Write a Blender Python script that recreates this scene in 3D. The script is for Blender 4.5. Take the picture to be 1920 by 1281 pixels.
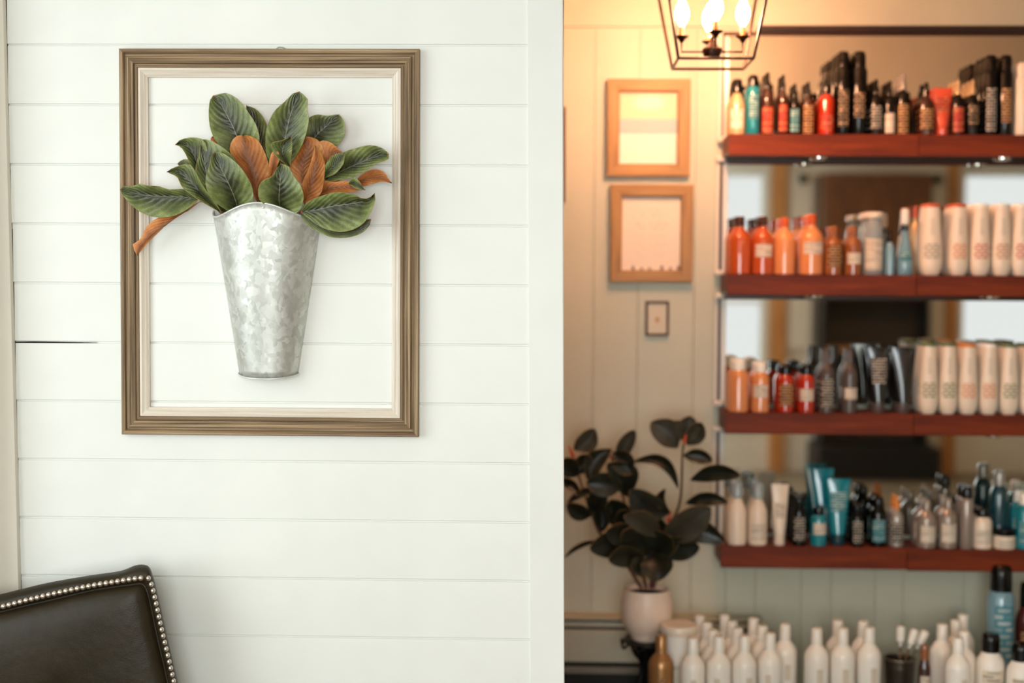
import bpy, math, random
from mathutils import Vector, Matrix
random.seed(4)
PI = math.pi
for o in list(bpy.data.objects): bpy.data.objects.remove(o)
sc = bpy.context.scene
col = sc.collection

# ------------------------------------------------------------------ camera
F = 2667.0; EYE = Vector((0, 0, 1.5))
cam_rot = Matrix.Rotation(math.radians(1.7), 3, 'Z') @ Matrix.Rotation(math.radians(90 - 2.7), 3, 'X') @ Matrix.Rotation(math.radians(0.33), 3, 'Z')
cd = bpy.data.cameras.new('camera'); cam = bpy.data.objects.new('camera', cd); col.objects.link(cam)
cam.location = EYE; cam.rotation_euler = cam_rot.to_euler()
cd.sensor_width = 36; cd.lens = F * 36 / 1920; cd.clip_start = 0.02
cd.dof.use_dof = True; cd.dof.focus_distance = 3.14; cd.dof.aperture_fstop = 1.42
sc.camera = cam
# ------------------------------------------------------------------ world, lights, exposure
w = bpy.data.worlds.new('world'); sc.world = w; w.use_nodes = True
bgn = w.node_tree.nodes['Background']; bgn.inputs[0].default_value = (0.93, 0.97, 1.0, 1); bgn.inputs[1].default_value = 1.0
def area(name, loc, rot, sx, sy, power, color):
    l = bpy.data.lights.new(name, 'AREA'); l.shape = 'RECTANGLE'; l.size = sx; l.size_y = sy; l.energy = power; l.color = color
    o = bpy.data.objects.new(name, l); o.location = loc; o.rotation_euler = rot; col.objects.link(o); return o
area('daylight_left', (-2.52, 1.0, 1.55), (0, -PI / 2, 0), 1.7, 2.6, 47, (0.93, 0.995, 1.0))
area('daylight_rear', (0.12, -1.86, 1.5), (PI / 2, 0, 0), 2.2, 1.7, 106, (0.93, 0.995, 1.0))
sc.view_settings.view_transform = 'Standard'; sc.view_settings.look = 'None'
sc.view_settings.exposure = 0.0; sc.view_settings.gamma = 1.0; sc.view_settings.use_curve_mapping = False
sc.cycles.max_bounces = 8

# ------------------------------------------------------------------ helpers
def at(px, py, Y):
    d = cam_rot @ Vector(((px - 960) / F, -(py - 640.5) / F, -1.0))
    return EYE + d * (Y / d.y)
def srgb(c):
    return tuple(((v / 255) / 12.92 if v / 255 <= 0.04045 else ((v / 255 + 0.055) / 1.055) ** 2.4) for v in c) + (1.0,)
_m = {}
def mat(name, c=(200, 200, 200), rough=0.5, metal=0.0, emit=0, coat=0, trans=0, ecol=None, spec=None):
    if name in _m: return _m[name]
    m = bpy.data.materials.new(name); m.use_nodes = True; b = m.node_tree.nodes['Principled BSDF']
    b.inputs['Base Color'].default_value = srgb(c); b.inputs['Roughness'].default_value = rough; b.inputs['Metallic'].default_value = metal
    if spec is not None: b.inputs['Specular IOR Level'].default_value = spec
    if coat: b.inputs['Coat Weight'].default_value = coat; b.inputs['Coat Roughness'].default_value = 0.04
    if trans: b.inputs['Transmission Weight'].default_value = trans
    if emit: b.inputs['Emission Color'].default_value = ecol or srgb(c); b.inputs['Emission Strength'].default_value = emit
    _m[name] = m; return m
class NT:
    def __init__(s, m): s.t = m.node_tree; s.b = s.t.nodes['Principled BSDF']
    def n(s, typ, **kw):
        nd = s.t.nodes.new('ShaderNode' + typ)
        for k, v in kw.items(): setattr(nd, k, v)
        return nd
    def l(s, a, b): s.t.links.new(a, b)
    def math(s, op, a, b=None, c=None):
        nd = s.n('Math', operation=op)
        for i, v in enumerate((a, b, c)):
            if v is None: continue
            if isinstance(v, (int, float)): nd.inputs[i].default_value = v
            else: s.l(v, nd.inputs[i])
        return nd.outputs[0]
    def ramp(s, fac, stops):
        r = s.n('ValToRGB'); e = r.color_ramp.elements
        while len(e) > 1: e.remove(e[0])
        e[0].position = stops[0][0]; e[0].color = stops[0][1]
        for p, c in stops[1:]:
            x = e.new(p); x.color = c
        s.l(fac, r.inputs[0]); return r.outputs[0]
    def coord(s, which='Object', scale=(1, 1, 1)):
        tc = s.n('TexCoord'); mp = s.n('Mapping'); mp.inputs['Scale'].default_value = scale
        s.l(tc.outputs[which], mp.inputs[0]); return mp.outputs[0]
    def noise(s, vec, scale, detail=4, rough=0.6, dist=0):
        nd = s.n('TexNoise'); nd.inputs['Scale'].default_value = scale; nd.inputs['Detail'].default_value = detail
        nd.inputs['Roughness'].default_value = rough; nd.inputs['Distortion'].default_value = dist; s.l(vec, nd.inputs['Vector']); return nd.outputs['Fac']
    def bump(s, h, strength, dist=0.002):
        b = s.n('Bump'); b.inputs['Strength'].default_value = strength; b.inputs['Distance'].default_value = dist
        s.l(h, b.inputs['Height']); s.l(b.outputs[0], s.b.inputs['Normal'])
def wood(name, c1, c2, c3, rough=0.5, stretch=(6, 120, 120), scale=1.0, coat=0):
    if name in _m: return _m[name]
    m = mat(name, c1, rough, coat=coat); t = NT(m); v = t.coord('Object', stretch)
    f = t.noise(v, scale, 6, 0.65, 0.4)
    t.l(t.ramp(f, [(0.3, srgb(c1)), (0.5, srgb(c2)), (0.72, srgb(c3))]), t.b.inputs['Base Color']); t.bump(f, 0.35, 0.001)
    return m
def paint(name, c, rough=0.5):
    if name in _m: return _m[name]
    m = mat(name, c, rough); t = NT(m); v = t.coord()
    f = t.noise(v, 3, 3); c2 = tuple(x * 0.965 for x in c)
    t.l(t.ramp(f, [(0.3, srgb(c2)), (0.7, srgb(c))]), t.b.inputs['Base Color'])
    t.bump(t.noise(v, 160, 3), 0.12, 0.0006); return m
def printed(name, base, ink, bw, rh, dens=0.5, vertical=False, face='XZ'):
    """flat print: word-like blocks of ink in rows"""
    if name in _m: return _m[name]
    m = mat(name, base, 0.55); t = NT(m)
    tc = t.n('TexCoord'); sp = t.n('SeparateXYZ'); t.l(tc.outputs['Object'], sp.inputs[0]); cb = t.n('CombineXYZ')
    t.l(sp.outputs[0], cb.inputs[1 if vertical else 0]); t.l(sp.outputs[2], cb.inputs[0 if vertical else 1])
    br = t.n('TexBrick'); br.inputs['Scale'].default_value = 1; br.inputs['Brick Width'].default_value = bw; br.inputs['Row Height'].default_value = rh
    br.inputs['Mortar Size'].default_value = rh * 0.28; br.inputs['Mortar Smooth'].default_value = 0.2; br.inputs['Bias'].default_value = -1 + 2 * (1 - dens)
    br.inputs['Color1'].default_value = srgb(ink); br.inputs['Color2'].default_value = srgb(base); br.inputs['Mortar'].default_value = srgb(base)
    t.l(cb.outputs[0], br.inputs['Vector']); t.l(br.outputs['Color'], t.b.inputs['Base Color']); return m

def link(name, verts, faces, m, parent=None, smooth=False, mats=None, midx=None, sharp=None):
    me = bpy.data.meshes.new(name); me.from_pydata([tuple(v) for v in verts], [], faces)
    for mm in (mats or [m]): me.materials.append(mm)
    if midx: me.polygons.foreach_set('material_index', midx)
    if smooth: me.shade_smooth()
    if sharp is not None: me.set_sharp_from_angle(angle=sharp)
    me.validate(); me.update()
    o = bpy.data.objects.new(name, me); col.objects.link(o)
    if parent is not None: o.parent = parent
    return o
def fix(o):
    import bmesh
    b = bmesh.new(); b.from_mesh(o.data); bmesh.ops.recalc_face_normals(b, faces=b.faces); b.to_mesh(o.data); b.free(); return o
def bevel(o, wd, seg=2):
    md = o.modifiers.new('bevel', 'BEVEL'); md.width = wd; md.segments = seg; md.limit_method = 'ANGLE'; return o
def tag(o, label, cat, group=None):
    o['label'] = label; o['category'] = cat
    if group: o['group'] = group
    return o
def thing(name, loc, label, cat, group=None, rz=0):
    o = bpy.data.objects.new(name, None); col.objects.link(o); o.location = loc; o.rotation_euler = (0, 0, rz); o.empty_display_size = 0.02
    return tag(o, label, cat, group)
def struct(o): o['kind'] = 'structure'; return o
def box(name, x0, x1, y0, y1, z0, z1, m, parent=None, bv=0):
    """box in world coordinates, origin at its centre"""
    c = Vector(((x0 + x1) / 2, (y0 + y1) / 2, (z0 + z1) / 2)); a, b, d = abs(x1 - x0) / 2, abs(y1 - y0) / 2, abs(z1 - z0) / 2
    vs = [(sx * a, sy * b, sz * d) for sz in (-1, 1) for sy in (-1, 1) for sx in (-1, 1)]
    fs = [(0, 2, 3, 1), (4, 5, 7, 6), (0, 1, 5, 4), (2, 6, 7, 3), (0, 4, 6, 2), (1, 3, 7, 5)]
    o = link(name, vs, fs, m)
    if parent is not None: o.parent = parent; c = c - parent.location
    o.location = c
    if bv: bevel(o, bv)
    return o
def prism(name, quad, d, m, parent=None, off=(0, 0, 0), bv=0):
    """quad = four world points (front face), pushed d along +Y"""
    vs = [Vector(q) - Vector(off) for q in quad] + [Vector(q) - Vector(off) + Vector((0, d, 0)) for q in quad]
    n = len(quad)
    fs = [tuple(range(n))[::-1], tuple(range(n, 2 * n))] + [(i, (i + 1) % n, n + (i + 1) % n, n + i) for i in range(n)]
    o = fix(link(name, vs, fs, m, parent))
    if bv: bevel(o, bv)
    return o
def lathe(name, rings, m, parent=None, seg=20, loc=(0, 0, 0), smooth=True, sharp=0.7, a0=0, a1=2 * PI):
    """rings: (z, rx[, ry]) ; full turn closed, capped"""
    vs, fs = [], []; full = abs(a1 - a0 - 2 * PI) < 1e-6; k = seg if full else seg + 1
    for r in rings:
        z, rx = r[0], r[1]; ry = r[2] if len(r) > 2 else rx
        for i in range(k):
            a = a0 + (a1 - a0) * i / seg; vs.append((rx * math.cos(a), ry * math.sin(a), z))
    for j in range(len(rings) - 1):
        for i in range(seg):
            i2 = (i + 1) % k if full else i + 1
            fs.append((j * k + i, j * k + i2, (j + 1) * k + i2, (j + 1) * k + i))
    if full:
        fs.append(tuple(range(k))[::-1]); fs.append(tuple(range((len(rings) - 1) * k, len(rings) * k)))
    o = link(name, vs, fs, m, parent, smooth, sharp=sharp if smooth else None); o.location = loc; return o
def smoothpts(pts, n):
    """Catmull-Rom through pts (tuples), resampled evenly to n+1"""
    P = [Vector(p) for p in pts]
    if len(P) == 2: dense = [P[0].lerp(P[1], i / 20) for i in range(21)]
    else:
        dense = []
        E = [2 * P[0] - P[1]] + P + [2 * P[-1] - P[-2]]
        for i in range(1, len(E) - 2):
            for k in range(10):
                t = k / 10; a, b, c, d = E[i - 1], E[i], E[i + 1], E[i + 2]
                dense.append(0.5 * ((2 * b) + (c - a) * t + (2 * a - 5 * b + 4 * c - d) * t * t + (3 * b - a - 3 * c + d) * t ** 3))
        dense.append(P[-1])
    L = [0]
    for i in range(1, len(dense)): L.append(L[-1] + (dense[i] - dense[i - 1]).length)
    out = []; j = 0
    for i in range(n + 1):
        s = L[-1] * i / n
        while j < len(L) - 2 and L[j + 1] < s: j += 1
        seg = L[j + 1] - L[j]; out.append(dense[j].lerp(dense[j + 1], 0 if seg < 1e-9 else min(1, max(0, (s - L[j]) / seg))))
    return out
def tube(name, pts, r, m, parent=None, off=(0, 0, 0), seg=8, n=None, closed=False):
    P = [Vector(p) - Vector(off) for p in pts]
    if n: P = smoothpts(P, n)
    rr = r if isinstance(r, (list, tuple)) else [r] * len(P)
    if len(rr) != len(P): rr = [rr[0] + (rr[-1] - rr[0]) * i / (len(P) - 1) for i in range(len(P))]
    vs, fs = [], []; up = None
    for i, p in enumerate(P):
        t = (P[min(i + 1, len(P) - 1)] - P[max(i - 1, 0)]).normalized()
        if up is None: up = t.orthogonal().normalized()
        up = (up - t * up.dot(t)).normalized(); s = t.cross(up)
        for k in range(seg):
            a = 2 * PI * k / seg; vs.append(p + (up * math.cos(a) + s * math.sin(a)) * rr[i])
    for i in range(len(P) - 1):
        for k in range(seg): fs.append((i * seg + k, i * seg + (k + 1) % seg, (i + 1) * seg + (k + 1) % seg, (i + 1) * seg + k))
    fs.append(tuple(range(seg))[::-1]); fs.append(tuple(range((len(P) - 1) * seg, len(P) * seg)))
    return link(name, vs, fs, m, parent, True, sharp=0.9)

# ------------------------------------------------------------------ room shell
A = 3.2            # face of the shiplap wall
YB = 4.60          # face of the far wall
YR = -1.8; XL = -2.4; XR = 4.8; CEIL = 2.47; MIR = 4.575
white = paint('white_paint', (238, 240, 234), 0.45)
cream = paint('cream_paint', (232, 226, 212), 0.5)
greige = paint('greige_paint', (208, 206, 184), 0.55)
darkvoid = mat('dark_gap', (40, 28, 18), 0.9)
floor_m = wood('floor_wood', (96, 84, 66), (122, 108, 88), (142, 128, 106), 0.4, (3, 40, 40))
ceil_m = paint('ceiling_paint', (232, 226, 214), 0.7)
struct(box('floor', XL - 0.2, XR + 0.2, YR - 0.2, YB + 0.3, -0.1, 0, floor_m))
struct(box('ceiling', XL - 0.2, XR + 0.2, YR - 0.2, YB + 0.3, CEIL, CEIL + 0.1, ceil_m))
# far wall: dark backing with separate upright boards
wb = struct(box('wall_back', XL - 0.2, XR + 0.2, YB + 0.012, YB + 0.2, 0, CEIL, mat('board_gap', (150, 140, 118), 0.8)))
def bx(px): return at(px, 640, YB).x
seams = [820, 900, 985, 1050, 1112, 1195, 1300, 1366, 1423, 1509, 1566, 1649, 1702, 1817, 1900, 1985, 2060, 2160]
HZ = at(1300, 51, YB).z
for i in range(len(seams) - 1):
    b = box('plank', bx(seams[i]) + 0.0004, bx(seams[i + 1]) - 0.0004, YB, YB + 0.012, 0, HZ + 0.02, greige, wb, 0.0015)
# raised header above the boards
struct(box('trim_3', bx(820), bx(2160), YB - 0.012, YB + 0.012, HZ, CEIL, greige, bv=0.002))
struct(box('wall_right', XR, XR + 0.15, YR - 0.2, YB + 0.2, 0, CEIL, greige))

# shiplap wall: body, planks with a recessed tongue
zs = lambda py: at(500, py, A).z
z_ref = zs(86); pitch = (zs(86) - zs(1195)) / 10
XE = at(1056, 640, A).x
wl = struct(box('wall_front', XL, XE - 0.004, A + 0.012, A + 0.14, 0, CEIL, mat('wall_body', (90, 76, 60), 0.9)))
gapx = [(0, 9.5), (300, 15), (560, 24), (760, 27.5), (1040, 35.5), (1281, 42)]
def interp(tab, v):
    for (a, p), (b, q) in zip(tab, tab[1:]):
        if v <= b or (b, q) == tab[-1]: return p + (q - p) * (v - a) / (b - a)
k0 = -int(z_ref / pitch) - 1
zt = z_ref
ztops = [z_ref + i * pitch for i in range(-14, 6)]
for i, z in enumerate(ztops):
    zb, ztp = max(z - pitch, 0), min(z, CEIL)
    if ztp <= 0.01 or zb >= CEIL: continue
    pyc = 640 - ((zb + ztp) / 2 - zs(640)) / (zs(86) - zs(1195)) * (1195 - 86)
    xl = at(interp(gapx, pyc), pyc, A).x + 0.0036 + random.uniform(-0.0006, 0.0008); xr = at(990, 640, A).x + 0.02
    g = 0.0040; dy = random.uniform(-0.0004, 0.0004)
    prof = [(A + dy, ztp - 0.0008), (A + dy + 0.0009, ztp), (A + 0.0115, ztp), (A + 0.0115, zb - 0.010), (A + 0.0050, zb - 0.010), (A + 0.0050, zb + g), (A + dy + 0.0009, zb + g), (A + dy, zb + g + 0.0009)]
    n = len(prof); off = Vector((xl, A, zb)) - wl.location
    vs = [(x, y - A, zz - zb) for x in (0, xr - xl) for (y, zz) in prof]
    fs = [tuple(range(n)), tuple(range(n, 2 * n))[::-1]] + [(j, n + j, n + (j + 1) % n, (j + 1) % n) for j in range(n)]
    o = fix(link('plank', vs, fs, white, wl)); o.location = off
# open crack under one plank at the left
q = [at(27, 641.0, A - 0.0008), at(60, 640.4, A - 0.0008), at(120, 641.6, A - 0.0008), at(181, 642.8, A - 0.0008), at(150, 643.6, A - 0.0008), at(90, 643.4, A - 0.0008), at(27, 643.2, A - 0.0008)]
prism('crack', q, 0.006, darkvoid, wl, wl.location)
# casing left, corner board right (both slightly out of plumb)
q = [at(-75, -60, A - 0.019), at(3.5, -60, A - 0.019), at(43, 1420, A - 0.019), at(-60, 1420, A - 0.019)]
struct(prism('trim_1', q, 0.0195, cream, bv=0.0015))
q = [at(-175, -60, A - 0.11), at(-62, -60, A - 0.11), at(-40, 1420, A - 0.11), at(-170, 1420, A - 0.11)]
struct(prism('shade_trim', q, 0.1105, cream, bv=0.0015))  # deeper board out of view, added to shade the planks beside the casing
q = [at(988, -70, A - 0.003), at(1054.5, -70, A - 0.003), at(1057.5, 1420, A - 0.003), at(995, 1420, A - 0.003)]
struct(prism('trim_2', q, 0.015, white, bv=0.001))
q = [at(1054.5, -70, A + 0.002), at(1056.0, -70, A + 0.002), at(1058.5, 1420, A + 0.002), at(1056, 1420, A + 0.002)]
struct(prism('trim_4', q, 0.135, cream))
# header over the opening between the rooms (just above the picture)
struct(box('wall_header', XE - 0.004, XR, A + 0.0, A + 0.14, 2.168, CEIL, cream, bv=0.002))
struct(box('wall_left', XL - 0.15, XL, YR - 0.2, -0.35, 0, CEIL, white))
struct(box('wall_left', XL - 0.15, XL, 2.35, A + 0.14, 0, CEIL, white))
struct(box('wall_left', XL - 0.15, XL, -0.35, 2.35, 0, 0.65, white))
struct(box('wall_left', XL - 0.15, XL, -0.35, 2.35, 2.4, CEIL, white))
struct(box('wall_left', XL - 0.15, XL, A + 0.14, YB + 0.2, 0, CEIL, greige))

# rear wall (seen in the mirrors): openings for windows
VY = 2 * MIR - YR
def rv(px, py): 
    p = at(px, py, VY); return p.x, p.z
def rearwall():
    holes = [(-1.0, 1.24, 0.6, 2.3), (rv(1290, 0)[0], rv(1446, 0)[0], 0.3, rv(1400, 318)[1]), (rv(1805, 0)[0], rv(1960, 0)[0], 0.85, rv(1850, 318)[1])]
    xs = [XL - 0.2]
    for (a, b, c, d) in holes:
        struct(box('wall_rear', xs[-1], a, YR - 0.12, YR, 0, CEIL, cream))
        struct(box('wall_rear', a, b, YR - 0.12, YR, 0, c, cream)); struct(box('wall_rear', a, b, YR - 0.12, YR, d, CEIL, cream)); xs.append(b)
    struct(box('wall_rear', xs[-1], XR + 0.2, YR - 0.12, YR, 0, CEIL, cream))
    return holes
holes = rearwall()
glass = mat('window_glass', (255, 255, 255), 0.0, trans=1.0)
for i, (a, b, c, d) in enumerate(holes[1:], 1):
    e = thing('window_%d' % i, ((a + b) / 2, YR, c), '', ''); del e['label'], e['category']; struct(e)
    for nm, x0, x1, z0, z1 in (('frame', a, a + 0.05, c, d), ('frame', b - 0.05, b, c, d), ('frame', a + 0.05, b - 0.05, d - 0.05, d), ('frame', a + 0.05, b - 0.05, c, c + 0.05), ('sash_bar', a + 0.05, b - 0.05, (c + d) / 2 - 0.015, (c + d) / 2 + 0.015)):
        box(nm, x0, x1, YR - 0.06, YR + 0.015, z0, z1, white, e, 0.003)
# post / casing seen in the mirrors
tan = wood('tan_wood', (176, 118, 62), (200, 140, 80), (214, 158, 98), 0.5, (30, 30, 3))
x0, x1 = rv(1452, 0)[0], rv(1480, 0)[0]
struct(box('trim_5', x0, x1, YR - 0.001, YR + 0.05, 0, CEIL, tan, bv=0.004))
x0, x1 = rv(1783, 0)[0], rv(1804, 0)[0]
struct(box('trim_6', x0, x1, YR - 0.001, YR + 0.05, 0, CEIL, tan, bv=0.004))

# ------------------------------------------------------------------ picture frame on the shiplap
def P(px, py, d=0.0): return at(px, py, A - d)
def rail(name, L, prof, m, parent, loc, rot):
    n = len(prof); vs = [(w_, -h, w_) for w_, h in prof] + [(L - w_, -h, w_) for w_, h in prof]
    fs = [(j, (j + 1) % n, n + (j + 1) % n, n + j) for j in range(n)] + [tuple(range(n))[::-1], tuple(range(n, 2 * n))]
    o = fix(link(name, vs, fs, m, parent)); o.location = loc; o.rotation_euler = (0, rot, 0); return o
def frame_rails(parent, Wd, Ht, prof, m, name):
    # parent origin: centre of the frame on the wall
    rail(name, Wd, prof, m, parent, (-Wd / 2, 0, -Ht / 2), 0)
    rail(name, Ht, prof, m, parent, (Wd / 2, 0, -Ht / 2), -PI / 2)
    rail(name, Wd, prof, m, parent, (Wd / 2, 0, Ht / 2), PI)
    rail(name, Ht, prof, m, parent, (-Wd / 2, 0, Ht / 2), PI / 2)
bw = wood('frame_wood', (58, 42, 26), (134, 108, 76), (192, 166, 130), 0.55, (2.2, 150, 150))
lw = wood('liner_wood', (190, 174, 152), (222, 210, 194), (242, 236, 224), 0.5, (2.2, 120, 120))
x0 = P(227.5, 455, .01).x; x1 = P(786.3, 455, .01).x; z1 = P(506, 92.5, .01).z; z0 = P(506, 816.5, .01).z
fr = thing('picture_frame', ((x0 + x1) / 2, A, (z0 + z1) / 2), 'empty brown wooden picture frame hanging on the white shiplap wall', 'frame')
k = 0.00120
PR = [(0, 0), (0, 17), (1.5, 19.5), (7.5, 20), (9.0, 17), (10, 13.5), (14.5, 12.5), (15.2, 19.5), (16, 21), (18, 21.3), (19, 20), (21, 19.6), (21.6, 18.8), (22.4, 19.6), (26.5, 18.5), (28, 12.5), (30, 12), (30.6, 15.5), (33, 15.5), (34.5, 13), (35, 0)]
frame_rails(fr, x1 - x0, z1 - z0, [(a * k, b * 0.00105) for a, b in PR], bw, 'rail')
PL = [(34.9, 0), (34.9, 14.2), (36, 15), (39, 15.4), (44.5, 11), (45.3, 11.6), (49, 8.8), (51.5, 7.5), (51.8, 0)]
frame_rails(fr, x1 - x0, z1 - z0, [(a * k, b * 0.00105) for a, b in PL], lw, 'liner')
hk = P(527, 91, 0.003)
tube('hanger', [hk + Vector((-0.012, 0, -0.002)), hk + Vector((-0.006, 0, 0.003)), hk + Vector((0.004, 0, 0.0025)), hk + Vector((0.012, 0, -0.002))], 0.0012, mat('nickel', (190, 190, 185), 0.3, 0.8), fr, fr.location)

# ------------------------------------------------------------------ galvanised wall vase
vm = mat('galvanised', (205, 208, 204), 0.42, 0.55)
t = NT(vm); v = t.coord('Object', (1, 1, 0.8))
nz = t.n('TexNoise'); nz.inputs['Scale'].default_value = 40; t.l(v, nz.inputs['Vector'])
mx = t.n('Mix', data_type='VECTOR'); mx.inputs['Factor'].default_value = 0.03; t.l(v, mx.inputs['A']); t.l(nz.outputs['Color'], mx.inputs['B'])
vo = t.n('TexVoronoi', feature='F1'); vo.inputs['Scale'].default_value = 98; t.l(mx.outputs['Result'], vo.inputs['Vector'])
sp = t.n('SeparateColor'); t.l(vo.outputs['Color'], sp.inputs[0])
f2 = t.math('ADD', t.math('MULTIPLY', sp.outputs[0], 0.36), t.math('MULTIPLY', t.noise(v, 11, 4), 0.75))
t.l(t.ramp(f2, [(0.2, srgb((176, 177, 169))), (0.55, srgb((204, 206, 200))), (0.9, srgb((226, 228, 223)))]), t.b.inputs['Base Color'])
t.l(t.math('ADD', t.math('MULTIPLY', sp.outputs[1], 0.22), 0.36), t.b.inputs['Roughness'])
t.bump(t.math('ADD', sp.outputs[0], t.noise(v, 60, 3)), 0.28, 0.0012)
rimm = mat('vase_rim', (226, 228, 222), 0.35, 0.4)
pt, pb = P(500, 396, 0.02), P(501.5, 700, 0.02)
RT = (P(602, 391, 0.02).x - P(397, 391, 0.02).x) / 2; RB = (P(557, 700, 0.02).x - P(446.5, 700, 0.02).x) / 2
vt = thing('wall_vase', (pb.x, A - 0.002, pb.z), 'galvanised tapering metal wall vase with a scalloped rim, inside the empty frame', 'vase')
HV = pt.z - pb.z; DXV = pt.x - pb.x
def scal(a):  # pixel height offset of the rim at angle a (0 = right .. pi = left)
    d = math.degrees(a) - 92
    return 12.5 * math.cos(math.radians(180 * d / 58)) * 0.00118
N = 48; NR = 26; vs = []; fs = []
for j in range(NR + 1):
    u = j / NR
    for i in range(N + 1):
        a = PI * i / N; r = RB + (RT - RB) * u
        z = HV * u + scal(a) * max(0, (u - 0.75) / 0.25) - (0.0095 * math.sin(a)) * (1 - u) ** 2
        vs.append((DXV * u + r * math.cos(a), -0.78 * r * math.sin(a) - 0.001, z))
for j in range(NR):
    for i in range(N): fs.append((j * (N + 1) + i, (j + 1) * (N + 1) + i, (j + 1) * (N + 1) + i + 1, j * (N + 1) + i + 1))
body = link('body', vs, fs, vm, vt, True)
sd = body.modifiers.new('thick', 'SOLIDIFY'); sd.thickness = 0.0012; sd.offset = -1
q = [Vector((-RB + 0, 0, 0)), Vector((RB, 0, 0)), Vector((DXV + RT, 0, HV + scal(0))), Vector((DXV - RT, 0, HV + scal(PI)))]
prism('back_plate', q, 0.0018, vm, vt)
top = vs[NR * (N + 1):]; bot = vs[:N + 1]
tube('rim', top, 0.0022, rimm, vt)
tube('base_rim', [(x * 1.03, y * 1.03, z - 0.001) for x, y, z in bot], 0.0019, rimm, vt)
link('bottom', [(x, y, z + 0.001) for x, y, z in bot], [tuple(range(N + 1))], vm, vt)
rv_ = P(500, 389.5, 0.095)
for pxr in ((500, 389.5),):
    a = math.radians(86); 
    lathe('rivet', [(-0.001, 0.0024), (0.0005, 0.0024), (0.0015, 0.0012)], rimm, vt, 10, (DXV + RT * math.cos(a), -0.78 * RT * math.sin(a) - 0.002, HV + 0.0045)).rotation_euler = (PI / 2, 0, 0)

# ------------------------------------------------------------------ leaves
def leafmat(name, cols, rough, veins=1.0):
    m = mat(name, cols[0], rough); t = NT(m)
    tc = t.n('TexCoord'); s = t.n('SeparateXYZ'); t.l(tc.outputs['UV'], s.inputs[0])
    av = t.math('ABSOLUTE', t.math('SUBTRACT', s.outputs[1], 0.5)); av = t.math('MULTIPLY', av, 2)
    ob = t.coord('Object', (1, 1, 1))
    n1 = t.noise(ob, 38, 3); n2 = t.noise(ob, 700, 2, 0.7); n3 = t.noise(ob, 16, 2)
    f = t.math('ADD', t.math('MULTIPLY', av, 0.42), t.math('ADD', t.math('MULTIPLY', n1, 0.5), t.math('MULTIPLY', n2, 0.42)))
    vein = t.math('SINE', t.math('ADD', t.math('MULTIPLY', t.math('SUBTRACT', s.outputs[0], t.math('MULTIPLY', av, 0.32)), 62), t.math('MULTIPLY', n3, 7)))
    f = t.math('ADD', t.math('SUBTRACT', f, 0.22), t.math('MULTIPLY', vein, 0.016 * veins))
    mid = t.math('LESS_THAN', av, 0.018)
    base = t.ramp(f, [(0.26, srgb(cols[0])), (0.50, srgb(cols[1])), (0.76, srgb(cols[2]))])
    mx = t.n('Mix', data_type='RGBA'); t.l(t.math('MULTIPLY', mid, 0.5), mx.inputs['Factor']); t.l(base, mx.inputs['A']); mx.inputs['B'].default_value = srgb(cols[3])
    t.l(mx.outputs['Result'], t.b.inputs['Base Color'])
    h = t.math('ADD', t.math('MULTIPLY', vein, 0.5), t.math('MULTIPLY', n2, 0.35)); t.bump(h, 0.5 * veins, 0.0016); return m
green = leafmat('leaf_green', [(40, 42, 24), (92, 102, 54), (150, 162, 98), (160, 166, 120)], 0.30)
rust = leafmat('leaf_rust', [(124, 68, 24), (186, 112, 50), (216, 152, 88), (122, 70, 32)], 0.5, 0.6)
tanedge = mat('leaf_edge', (176, 140, 96), 0.6)
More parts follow.
